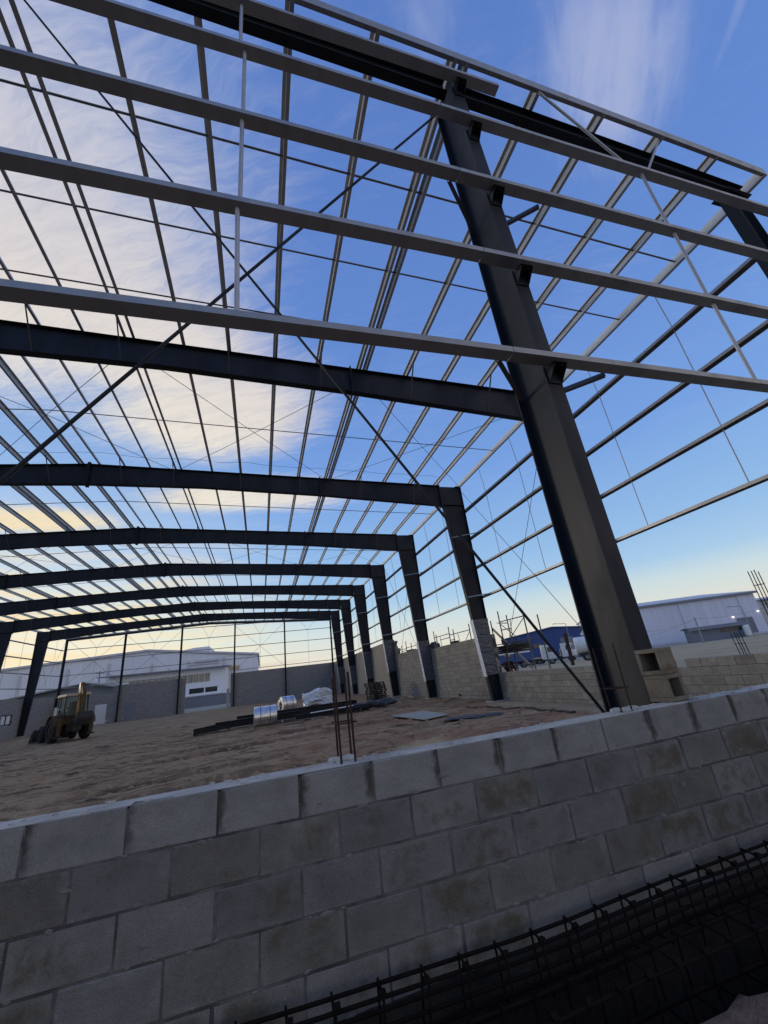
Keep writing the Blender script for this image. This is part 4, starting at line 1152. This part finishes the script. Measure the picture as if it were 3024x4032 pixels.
# ------------------------------------------------------------------ scaffolds and a worker outside the side wall
def scaffold(label, posts, ledgers, braces, boards):
    x0, y0 = posts[0][:2]
    r = thing('scaffold', label, 'scaffold', (x0, y0, ground_z(x0, y0)), 0, 'tube scaffolds behind the side wall')
    for (x, y, z) in posts: part('post', MB().tube((x, y, ground_z(x, y)), (x, y, z), .03, 8), 'rod_dark', r)
    for a, b in ledgers: part('ledger', MB().tube(a, b, .022, 8), 'rod_dark', r)
    for a, b in braces: part('brace', MB().tube(a, b, .018, 6), 'rod_dark', r)
    for (c, s) in boards: part('platform_board', MB().box(c, s), 'timber_dark', r, .005)
scaffold('tube scaffold behind the low side wall, right of the first wrapped column',
         [(.95, 12.77, 3.54), (.95, 14.77, 3.80), (1.75, 12.9, 3.3), (1.75, 15.35, 3.66), (.95, 15.6, 3.47)],
         [((.95, 12.7, 3.27), (.95, 14.8, 3.30)), ((.95, 13.9, 2.90), (.95, 14.8, 2.92)), ((.95, 15.0, 3.28), (1.75, 15.45, 3.28)), ((.95, 12.77, 2.3), (.95, 15.6, 2.3)), ((1.75, 12.9, 2.3), (1.75, 15.35, 2.3)), ((.95, 12.8, 1.3), (.95, 15.6, 1.3)), ((.95, 14.77, 2.02), (1.75, 15.3, 2.02))],
         [((.95, 12.8, 3.2), (.95, 14.7, 2.2)), ((.95, 14.0, 2.25), (.95, 13.85, 3.3)), ((.95, 14.75, 3.2), (.95, 13.2, 2.2))],
         [((1.3, 14.75, 2.18 - .09 * i), (.9, 2.1 - .2 * (i % 2), .07)) for i in range(4)])
slab('timber_plank', 'long pale plank leaning on the scaffold right of the first wrapped column', 'plank', (1.0, 14.35, 2.12), (.05, 3.3, .11), 0, 'timber_pale', (.64, 0))
scaffold('tube scaffold rising above the half-height wall between the two nearest wrapped columns',
         [(.9, 17.85, 3.65), (.9, 19.95, 3.62), (.9, 20.55, 3.85), (.9, 22.6, 3.62), (.9, 22.95, 3.87)],
         [((.9, 17.8, 3.33), (.9, 20.6, 3.36)), ((.9, 20.5, 3.45), (.9, 23, 3.46)), ((.9, 19.9, 3.05), (.9, 20.6, 3.05)), ((.9, 20.5, 3.22), (.9, 22.0, 3.22)), ((.9, 22.5, 3.2), (.9, 23.0, 3.2)), ((.9, 17.8, 2.4), (.9, 23, 2.4))],
         [((.9, 17.9, 3.25), (.9, 18.9, 2.6)), ((.9, 19.4, 3.3), (.9, 19.2, 2.6)), ((.9, 22.0, 3.45), (.9, 21.9, 2.6))],
         [((.95, 20.1, 2.86), (.35, .55, .2)), ((.9, 20.5, 2.5), (.7, 5, .05))])
scaffold('small tube scaffold above the stepped side wall further back',
         [(.9, 27.65, 3.61), (.9, 28.85, 3.84), (.9, 30.0, 3.62), (.9, 26.0, 3.5)],
         [((.9, 25.8, 3.32), (.9, 28.9, 3.34)), ((.9, 28.8, 3.15), (.9, 30.2, 3.15)), ((.9, 28.8, 3.3), (.9, 30.2, 3.3)), ((.9, 27.6, 3.12), (.9, 28.9, 3.12))],
         [], [((.95, 27.9, 3.03), (.4, 1.1, .2)), ((.9, 28, 2.7), (.7, 4, .05))])
tp = MB()
for i, (y, z, s) in enumerate(((21.3, 2.86, .26), (20.85, 2.82, .2), (21.55, 2.95, .18))): blob(tp, (.14, y, z), (.16, s * 1.5, s), i * 2.2 + 1)
tag(link('tarpaulin', tp.mesh('tarpaulin', 0, True), 'sheet_dark'), 'dark bunched tarpaulin on top of the half-height side wall', 'tarpaulin')

def skin_mesh(name, pts, edges, mt, root_i, parent, loc, rz):
    me = bpy.data.meshes.new(name); me.from_pydata([p[:3] for p in pts], edges, [])
    o = bpy.data.objects.new(name, me); COL.objects.link(o)
    o.modifiers.new('s', 'SKIN'); sd = o.modifiers.new('u', 'SUBSURF'); sd.levels = 2; sd.render_levels = 2
    for i, p in enumerate(pts):
        sv = me.skin_vertices[0].data[i]; sv.radius = (p[3], p[4] if len(p) > 4 else p[3]); sv.use_root = (i == root_i)
    dg = bpy.context.evaluated_depsgraph_get(); m2 = bpy.data.meshes.new_from_object(o.evaluated_get(dg))
    bpy.data.objects.remove(o); m2.name = name
    m2.polygons.foreach_set('use_smooth', [True] * len(m2.polygons))
    m2.materials.clear(); m2.materials.append(MATS[mt])
    return link(name, m2, mt, parent, None, True)
def worker():
    x, y = 1.55, 15.8
    r = thing('person', 'worker in a yellow hard hat and dark red jacket standing behind the low side wall', 'person', (x, y, ground_z(x, y)), rad(35))
    # faces +x locally
    B_ = [(0, 0, .95, .14, .17), (.01, 0, 1.15, .13, .16), (.04, 0, 1.36, .12, .19), (.07, 0, 1.47, .055), (.09, 0, 1.54, .055), (.11, 0, 1.62, .085, .075), (.11, 0, 1.70, .08, .072),
          (.05, .19, 1.38, .06), (.12, .24, 1.13, .046), (.36, .19, 1.02, .036), (.44, .17, 1.02, .04, .022),
          (.05, -.19, 1.38, .06), (.10, -.25, 1.13, .046), (.34, -.2, .98, .036), (.42, -.18, .98, .04, .022),
          (0, .10, .88, .10), (.03, .11, .5, .065), (-.02, .11, .09, .045), (.13, .12, .05, .04),
          (0, -.10, .88, .10), (.05, -.12, .5, .065), (.02, -.12, .09, .045), (.17, -.13, .05, .04)]
    E_ = [(0, 1), (1, 2), (2, 3), (3, 4), (4, 5), (5, 6), (2, 7), (7, 8), (8, 9), (9, 10), (2, 11), (11, 12), (12, 13), (13, 14), (0, 15), (15, 16), (16, 17), (17, 18), (0, 19), (19, 20), (20, 21), (21, 22)]
    body = skin_mesh('body', B_, E_, 'skin', 0, r, None, 0)
    for sy in (-.03, .03):
        fm = MB(); blob(fm, (.19, sy, 1.635), (.012, .014, .008), 1, 1)
        part('eye', fm, 'machine_black', body, local=True)
    nm = MB(); blob(nm, (.20, 0, 1.605), (.02, .014, .026), 2, 1); part('nose', nm, 'skin', body, local=True)
    J = [(0, 0, .90, .165, .19), (.01, 0, 1.15, .155, .18), (.04, 0, 1.36, .14, .21), (.06, 0, 1.44, .085), (.05, .19, 1.38, .075), (.12, .24, 1.13, .062), (.33, .195, 1.03, .052), (.05, -.19, 1.38, .075), (.10, -.25, 1.13, .062), (.31, -.205, .99, .052)]
    skin_mesh('jacket', J, [(0, 1), (1, 2), (2, 3), (2, 4), (4, 5), (5, 6), (2, 7), (7, 8), (8, 9)], 'maroon_cloth', 0, r, None, 0)
    T = [(0, 0, .94, .155, .18), (0, .10, .86, .115), (.03, .11, .5, .085), (-.01, .11, .10, .07), (0, -.10, .86, .115), (.05, -.12, .5, .085), (.03, -.12, .10, .07)]
    skin_mesh('trousers', T, [(0, 1), (1, 2), (2, 3), (0, 4), (4, 5), (5, 6)], 'dark_cloth', 0, r, None, 0)
    h = MB(); n = 20
    rings = [(.135, 1.66, .16), (.118, 1.665, .14), (.112, 1.72, .135), (.085, 1.775, .10), (.03, 1.80, .035)]
    for (q, z, q2) in rings:
        for i in range(n):
            a = 2 * math.pi * i / n; h.v.append((.105 + math.cos(a) * q2, math.sin(a) * q, z + (.012 if math.cos(a) < 0 else 0)))
    for k in range(len(rings) - 1):
        for i in range(n): j = (i + 1) % n; h.f.append((k * n + i, k * n + j, (k + 1) * n + j, (k + 1) * n + i))
    h.f.append(tuple((len(rings) - 1) * n + i for i in range(n)))
    part('hard_hat', h, 'hat_yellow', r, 0, True, True)
worker()

# ------------------------------------------------------------------ vehicles in the yard beyond
def wheel_set(r, xs, w, rr, half):
    for x in xs:
        for s in (-1, 1):
            m = MB().tube((x, s * half - w / 2, rr), (x, s * half + w / 2, rr), rr, 20)
            o = part('wheel', m, 'tyre', r, .03, local=True)
            part('rim', MB().tube((x, s * half - w / 2 - .01, rr), (x, s * half + w / 2 + .01, rr), rr * .55, 14), 'wh_grey', o, local=True)
def truck(label, c, rz, cabm, bed, bedm, Ltot=6.5, group='trucks in the yard'):
    r = thing('truck', label, 'truck', c, rz, group)
    part('chassis', MB().span((-Ltot + 2.2, -.45, .6), (2.0, .45, .9)), 'machine_black', r, local=True)
    cb = part('cab', MB().poly([(x, -1.2, z) for x, z in ((.1, .75), (2.15, .75), (2.2, 1.5), (2.05, 1.75), (1.75, 2.85), (1.5, 3.0), (.1, 3.05))], (0, 2.4, 0)), cabm, r, .06, local=True)
    part('windscreen', MB().poly([(2.075, -1.05, 1.78), (2.075, 1.05, 1.78), (1.80, 1.0, 2.75), (1.80, -1.0, 2.75)], (.02, 0, .006)), 'dark_glass', cb, local=True)
    for s in (-1, 1):
        part('door', MB().span((.85, s * 1.2 - .01, .95), (1.75, s * 1.2 + .012, 2.75)), cabm, cb, local=True)
        part('side_window', MB().poly([(.95, s * 1.2 - .014, 1.85), (1.85, s * 1.2 - .014, 1.85), (1.65, s * 1.2 - .014, 2.6), (.95, s * 1.2 - .014, 2.6)], (0, .03, 0)), 'dark_glass', cb, local=True)
        part('mirror', MB().box((2.0, s * 1.38, 2.2), (.08, .2, .5)), 'machine_black', cb, local=True)
    part('bumper', MB().span((2.0, -1.22, .4), (2.28, 1.22, .8)), 'wh_grey', r, .03, local=True)
    for s in (-.85, .85): part('headlight', MB().box((2.24, s, .98), (.05, .35, .18)), 'paper_white', cb, local=True)
    if bed == 'flat': part('flat_bed', MB().span((-Ltot + 2.2, -1.2, .95), (-.1, 1.2, 1.15)).span((-.2, -1.2, 1.15), (-.1, 1.2, 2.2)), bedm, r, local=True)
    elif bed == 'box': part('box_body', MB().span((-Ltot + 2.2, -1.22, .95), (-.05, 1.22, 3.4)), bedm, r, .03, local=True)
    wheel_set(r, (1.35, -Ltot + 3.4, -Ltot + 3.4 - 1.05 if Ltot > 7 else -Ltot + 3.41), .3, .5, 1.0) if Ltot > 7 else wheel_set(r, (1.35, -Ltot + 3.4), .3, .5, 1.0)
    return r
def at(dx, dy, dist, z=None):
    n = math.hypot(dx, dy); x, y = CAM.x + dx / n * dist, CAM.y + dy / n * dist
    return (x, y, ground_z(x, y) if z is None else z)
rz_ = math.atan2(-.585, .81)
truck('white truck tractor facing right in the yard behind the low side wall', at(.583, .812, 76), rz_ + .1, 'truck_white', None, None, 5.4)
truck('pale flatbed truck parked right of the white truck tractor', at(.618, .786, 84), rz_ - .25, 'truck_white', 'flat', 'cream_paint', 7.5)
def trailer(label, c, rz, L, lower, upper, tank=False):
    r = thing('trailer', label, 'trailer', c, rz, 'trailers in the yard')
    if tank:
        part('tank', MB().tube((-L / 2, 0, 2.2), (L / 2, 0, 2.2), 1.15, 28), upper, r, .05, True, local=True)
        part('chassis', MB().span((-L / 2 + .3, -.5, .7), (L / 2 - .3, .5, 1.1)), 'machine_black', r, local=True)
    else:
        part('body', MB().span((-L / 2, -1.2, 1.0), (L / 2, 1.2, 2.25)), lower, r, .02, local=True)
        part('cover', MB().poly([(-L / 2, y, z) for y, z in ((-1.21, 2.26), (1.21, 2.26), (1.15, 2.9), (0, 3.15), (-1.15, 2.9))], (L, 0, 0)), upper, r, local=True)
        part('chassis', MB().span((-L / 2 + .3, -.5, .7), (L / 2 - .3, .5, .99)), 'machine_black', r, local=True)
        rib = MB()
        for i in range(9): rib.span((-L / 2 + .4 + i * (L - .8) / 8 - .04, -1.24, 1.0), (-L / 2 + .4 + i * (L - .8) / 8 + .04, -1.2005, 2.25))
        part('side_post', rib, 'truck_blue', r, local=True)
    wheel_set(r, (-L / 2 + 1.2, -L / 2 + 2.4, L / 2 - 1.3), .3, .5, 1.0)
trailer('blue-sided trailer with a white cover behind the scaffold', at(.535, .845, 74), rz_ + .12, 5.2, 'truck_blue', 'truck_white')
trailer('white tank trailer partly hidden by the nearest steel column', at(.672, .741, 70), rz_, 6.0, None, 'truck_white', True)
p = at(.629, .777, 55)
tag(link('steel_post', MB().box((0, 0, 1.8), (.32, .3, 3.7)).mesh('steel_post', .02), 'rust_bar', None, p), 'rusty upright post in the yard between the white trucks', 'post')

# ------------------------------------------------------------------ far buildings
def shed(name, label, A, Bp, depth, eave, ridge, wallm, roofm, zb=-.3, trim='wh_trim', axis='eave'):
    """A, Bp: front-face corners; depth away from the camera; ridge parallel to the front ('eave') or at right angles ('gable')"""
    A, Bp = Vector((*A, 0)), Vector((*Bp, 0)); u = (Bp - A).normalized(); v = Vector((-u.y, u.x, 0))
    L = (Bp - A).length
    r = thing(name, label, 'building', tuple((A + Bp) / 2 + Vector((0, 0, zb))))
    q = lambda a, d, z: tuple(A + u * a + v * d + Vector((0, 0, z)))
    if axis == 'eave':
        part('wall', MB().poly([q(0, 0, zb), q(0, depth, zb), q(0, depth, eave), q(0, depth / 2, ridge), q(0, 0, eave)], u * L), wallm, r)
        rf = MB()
        for d0, d1, z0, z1 in ((-.5, depth / 2, eave - .01, ridge), (depth / 2, depth + .5, ridge, eave - .01)):
            rf.hexa([q(-.5, d0, z0 + .03), q(L + .5, d0, z0 + .03), q(L + .5, d1, z1 + .03), q(-.5, d1, z1 + .03), q(-.5, d0, z0 + .25), q(L + .5, d0, z0 + .25), q(L + .5, d1, z1 + .25), q(-.5, d1, z1 + .25)])
        rp = part('roof', rf, roofm, r)
        part('gutter', MB().hexa([q(-.6, -.75, eave - .35), q(L + .6, -.75, eave - .35), q(L + .6, -.52, eave - .35), q(-.6, -.52, eave - .35), q(-.6, -.75, eave + .1), q(L + .6, -.75, eave + .1), q(L + .6, -.52, eave + .1), q(-.6, -.52, eave + .1)]), trim, rp)
    else:
        m = L / 2
        part('wall', MB().poly([q(0, 0, zb), q(L, 0, zb), q(L, 0, eave), q(m, 0, ridge), q(0, 0, eave)], v * depth), wallm, r)
        rf = MB()
        for a0, a1, z0, z1 in ((-.4, m, eave - .02, ridge), (m, L + .4, ridge, eave - .02)):
            rf.hexa([q(a0, -.4, z0 + .03), q(a1, -.4, z1 + .03), q(a1, depth, z1 + .03), q(a0, depth, z0 + .03), q(a0, -.4, z0 + .3), q(a1, -.4, z1 + .3), q(a1, depth, z1 + .3), q(a0, depth, z0 + .3)])
        part('roof', rf, roofm, r)
    return r, q
# white hangar on the right
hg, q = shed('hangar', 'large pale hangar with a low roof beyond the dry field at the right', (81.5, 84.92), (109.6, 71.5), 46, 10.4, 13.0, 'wh_lilac', 'wh_roof', 0)
def fbox(q, a0, a1, d0, d1, z0, z1): return MB().hexa([q(a0, d0, z0), q(a1, d0, z0), q(a1, d1, z0), q(a0, d1, z0), q(a0, d0, z1), q(a1, d0, z1), q(a1, d1, z1), q(a0, d1, z1)])
for i in range(20):
    part('cladding_panel', fbox(q, .02 + i * 1.55, 1.53 + i * 1.55, -.06, -.012, .9, 9.95), 'wh_lilac', hg)
part('door', fbox(q, 25.0, 28.6, -.25, .1, .5, 4.6), 'wh_grey', hg)
for a, z in ((24.4, 4.9), (30.4, 5.6)):
    part('wall_lamp', fbox(q, a - .14, a + .14, -.4, -.1, z, z + .2), 'lamp_glow', hg)
for a in (13, 27): part('downpipe', fbox(q, a - .1, a + .1, -.22, -.03, .3, 10.2), 'wh_roof', hg)
part('skirting', fbox(q, -.4, 31.4, -.35, -.03, 0, .8), 'wh_roof', hg)
off, q2 = shed('lean_to_office', 'long low grey building in front of the pale hangar', (82.6, 70.0), (91.6, 64.4), 4, 3.1, 3.3, 'wh_grey', 'wh_grey', 0)
for i in range(5): part('window', fbox(q2, 5.6 + i * .85, 6.25 + i * .85, -.08, .06, 1.8, 2.5), 'dark_glass', off)
part('water_tank', fbox(q2, 9.6, 10.7, -1.6, -.3, .3, 2.7), 'paper_white', off, .25)
cr, q3 = shed('cream_building', 'cream two-storey building at the right edge behind the hangar', (134, 86), (165, 66), 20, 9.5, 10.5, 'plaster_cream', 'wh_roof', 0)
for i in range(6): part('window', fbox(q3, 2 + i * 4, 4.2 + i * 4, -.12, .1, 5.6, 7.2), 'dark_glass', cr)
part('wall_lamp', fbox(q3, 3.2, 3.6, -.5, -.1, 3.3, 3.6), 'lamp_glow', cr)
# blue warehouse
bw, q4 = shed('blue_warehouse', 'deep blue warehouse with a white emblem beyond the yard', (47.5, 91.0), (68, 78.5), 35, 6.1, 7.5, 'wh_blue', 'wh_blue', 0, axis='gable')
for i in range(16):
    a0 = .05 + i * 1.5; zt_ = 6.1 + 1.4 * (1 - abs((a0 + .72) / 12.0 - 1)) - .5
    part('cladding_panel', fbox(q4, a0, a0 + 1.46, -.05, -.012, .05, zt_), 'wh_blue', bw)
part('door', fbox(q4, 13.2, 16.2, -.15, .1, 0, 5.0), 'wh_grey', bw)
for z0, z1, a0, a1 in ((4.9, 5.5, 18.0, 22.3), (5.5, 5.95, 18.4, 20.6), (3.6, 4.15, 18.3, 22.5)):
    part('emblem_bar', fbox(q4, a0, a1, -.12, -.03, z0, z1), 'paper_white', bw, .03)
for i in range(3): part('window', fbox(q4, 2.0 + i * 2.4, 3.9 + i * 2.4, -.1, .08, 3.4, 4.3), 'dark_glass', bw)
# street lamps and utility poles
def street_lamp(label, c, h, arm, dirx):
    r = thing('street_lamp', label, 'street lamp', c, 0, 'street lamps beyond the site')
    part('pole', MB().tube(c, (c[0], c[1], h), .09, 8, .055), 'wh_trim', r)
    part('arm', MB().tube((c[0], c[1], h), (c[0] + dirx[0] * arm, c[1] + dirx[1] * arm, h + .25), .05, 6), 'wh_trim', r)
    part('lamp_head', MB().box((c[0] + dirx[0] * (arm + .3), c[1] + dirx[1] * (arm + .3), h + .27), (.5, .5, .12)), 'wh_trim', r, .03)
street_lamp('grey street lamp above the blue warehouse roof', at(.634, .773, 100), 7.4, 2.0, (-.78, .63))
street_lamp('grey street lamp in front of the pale hangar', at(.836, .549, 105), 5.9, 1.6, (-.55, .83))
def pole(label, c, h, wires):
    r = thing('utility_pole', label, 'utility pole', c, 0, 'utility poles beyond the site')
    part('pole', MB().tube(c, (c[0], c[1], h), .14, 8, .10), 'wh_trim', r)
    part('crossarm', MB().box((c[0], c[1], h - .35), (1.4, .12, .12), Matrix.Rotation(.5, 3, 'Z')), 'wh_trim', r)
    for (a, sag) in wires:
        pts = []
        s = Vector((c[0], c[1], h - .3)); e = Vector(a)
        for i in range(15):
            u = i / 14; p_ = s.lerp(e, u); p_.z -= sag * 4 * u * (1 - u); pts.append(p_)
        part('wire', MB().path(pts, .03, 4), 'wh_trim', r)
pole('grey utility pole with drooping wires in front of the pale hangar', at(.793, .609, 100), 5.0, ((at(.71, .70, 112, 4.6), 1.0), (at(.868, .496, 112, 6.2), .8), (at(.715, .70, 112, 2.6), .6)))
pole('utility pole with wires behind the backhoe, beyond the end wall', at(-.296, .955, 92), 7.9, ((at(-.20, .98, 96, 6.6), .5), (at(-.33, .944, 96, 6.2), .6)))
# ---- left: buildings past the end wall
yb = 112.0
def face(pts, d, mt, nm, r): return part(nm, MB().poly([(x, yb_, z) for (x, yb_, z) in pts], (0, d, 0)), mt, r)
wh = thing('white_warehouse', 'huge pale warehouse with a shallow gable behind the far end of the site', 'building', (-43, yb, 0))
face([(-95, yb, -.3), (-10.9, yb, -.3), (-10.9, yb, 10.0), (-36, yb, 13.2), (-95, yb, 10.3)], 60, 'wh_white', 'wall', wh)
rf = MB()
for (x0, z0, x1, z1) in ((-95.5, 10.3, -36, 13.22), (-36, 13.22, -10.5, 9.98)):
    rf.hexa([(x0, yb - .5, z0 + .03), (x1, yb - .5, z1 + .03), (x1, yb + 60, z1 + .03), (x0, yb + 60, z0 + .03), (x0, yb - .5, z0 + .5), (x1, yb - .5, z1 + .5), (x1, yb + 60, z1 + .5), (x0, yb + 60, z0 + .5)])
part('roof', rf, 'wh_roof', wh)
part('roof_monitor', MB().poly([(-32, yb + 1, 12.4), (-22.4, yb + 1, 11.2), (-22.6, yb + 1, 13.3), (-26, yb + 1, 13.25)], (0, 40, 0)), 'wh_white', wh)
def wtop(x): return lerp(10.3, 13.2, (x + 95) / 59) if x < -36 else lerp(13.2, 10.0, (x + 36) / 25.1)
for i in range(33):
    x0 = -94.9 + i * 2.54; x1 = x0 + 2.5
    part('cladding_panel', MB().poly([(x0, yb - .01, .2), (x1, yb - .01, .2), (x1, yb - .01, wtop(x1) - .35), (x0, yb - .01, wtop(x0) - .35)], (0, -.05, 0)), 'wh_white', wh)
for x in (-70, -61, -52, -44, -35, -27, -19): part('downpipe', MB().span((x - .25, yb - .3, 0), (x + .25, yb - .02, 10.2 + (x + 70) * .04 if x < -36 else 10.2)), 'wh_roof', wh)
part('sign_panel', MB().span((-26.6, yb - .35, 9.0), (-20.0, yb - .1, 9.25)).span((-25.5, yb - .35, 9.45), (-20.2, yb - .1, 10.1)), 'wh_roof', wh)
part('sign_panel', MB().span((-18.3, yb - .35, 7.2), (-15.2, yb - .1, 8.0)), 'cream_paint', wh)
yo = 100.0
of = thing('office_block', 'white two-storey office with a long window band behind the end wall', 'building', (-29, yo, 0))
part('wall', MB().span((-40.2, yo, -.2), (-17.6, yo + 10, 7.5)), 'plaster_white', of)
part('roof', MB().hexa([(-42.0, yo - 1.6, 7.52), (-17.0, yo - 1.6, 7.3), (-17.0, yo + 10.5, 7.8), (-42.0, yo + 10.5, 8.0), (-42.0, yo - 1.6, 7.75), (-17.0, yo - 1.6, 7.52), (-17.0, yo + 10.5, 8.1), (-42.0, yo + 10.5, 8.3)]), 'wh_trim', of)
for i in range(14):
    x = -36.4 + i * 1.12
    w = part('window', MB().span((x, yo - .06, 4.7), (x + 1.02, yo - .001, 6.35)), 'window_pale', of)
part('lower_window', MB().span((-24.8, yo - .06, 2.5), (-21.9, yo - .001, 3.5)), 'dark_glass', of)
part('lower_window', MB().span((-21.6, yo - .06, 2.5), (-19.2, yo - .001, 3.5)), 'dark_glass', of)
part('canopy', MB().span((-26.5, yo - 3.4, 1.95), (-17.8, yo - .05, 2.12)), 'plaster_white', of)
pw = thing('perimeter_wall', 'dark low wall seen through the gate opening', 'wall', (-22, 88, 0))
part('panel', MB().span((-31, 88, -.2), (-12.5, 88.25, 1.75)), 'wh_grey', pw, .02)
part('coping', MB().span((-31.1, 87.95, 1.753), (-12.4, 88.3, 1.86)), 'wh_trim', pw)
yr = 78.0
gs = thing('grey_shed', 'low grey shed with a shallow gable roof beyond the end wall', 'building', (-40, yr, 0))
part('wall', MB().poly([(-53, yr, -.2), (-31.5, yr, -.2), (-31.5, yr, 4.3), (-36.6, yr, 5.6), (-53, yr, 3.6)], (0, 14, 0)), 'wh_grey', gs)
rf = MB()
for (x0, z0, x1, z1) in ((-54, 3.6, -36.6, 5.62), (-36.6, 5.62, -31, 4.28)):
    rf.hexa([(x0, yr - 1.2, z0 + .02), (x1, yr - 1.2, z1 + .02), (x1, yr + 14, z1 + .02), (x0, yr + 14, z0 + .02), (x0, yr - 1.2, z0 + .22), (x1, yr - 1.2, z1 + .22), (x1, yr + 14, z1 + .22), (x0, yr + 14, z0 + .22)])
part('roof', rf, 'shed_roof', gs)
part('door', MB().span((-44, yr - .08, 0), (-41, yr + .02, 2.4)), 'wh_trim', gs)
# doors and window of the end walls
d = thing('white_door', 'white door leaf in the end wall right of the backhoe', 'door', (-28.82, GY + .2, 0))
part('leaf', MB().span((-29.43, GY + .05, .05), (-28.22, GY + .105, 2.17)), 'plaster_white', d, .01)
part('handle', MB().tube((-28.35, GY - .03, 1.05), (-28.35, GY + .05, 1.05), .03, 8), 'machine_black', d)
d = thing('dark_door', 'dark closed door in the end wall left of the gate', 'door', (-25.67, GY + .2, 0))
part('leaf', MB().span((-26.25, GY + .05, .0), (-25.1, GY + .105, 2.1)), 'wh_trim', d, .01)
part('handle', MB().tube((-25.3, GY - .03, 1.05), (-25.3, GY + .05, 1.05), .03, 8), 'machine_black', d)
d = thing('window', 'small two-pane window in the grey wall behind the left columns', 'window', (-33.75, 49.25, 1.25))
part('frame', MB().span((-33.80, 48.28, 1.24), (-33.70, 50.22, 1.31)).span((-33.80, 48.28, 2.08), (-33.70, 50.22, 2.15)).span((-33.80, 48.28, 1.311), (-33.70, 48.36, 2.079)).span((-33.80, 50.14, 1.311), (-33.70, 50.22, 2.079)).span((-33.80, 49.2, 1.311), (-33.70, 49.3, 2.079)), 'machine_black', d)
for y0, y1 in ((48.37, 49.19), (49.31, 50.13)): part('pane', MB().span((-33.77, y0, 1.315), (-33.755, y1, 2.075)), 'plaster_white', d)
gp = thing('gate_post', 'pale gate post at the right jamb of the end-wall opening', 'gate post', (-14.25, GY + .2, 0))
part('shaft', MB().span((-14.42, GY + .1, 0), (-14.1, GY + .36, 2.15)), 'concrete', gp, .02)
part('cap', MB().span((-14.46, GY + .06, 2.152), (-14.06, GY + .4, 2.24)), 'concrete', gp, .02)
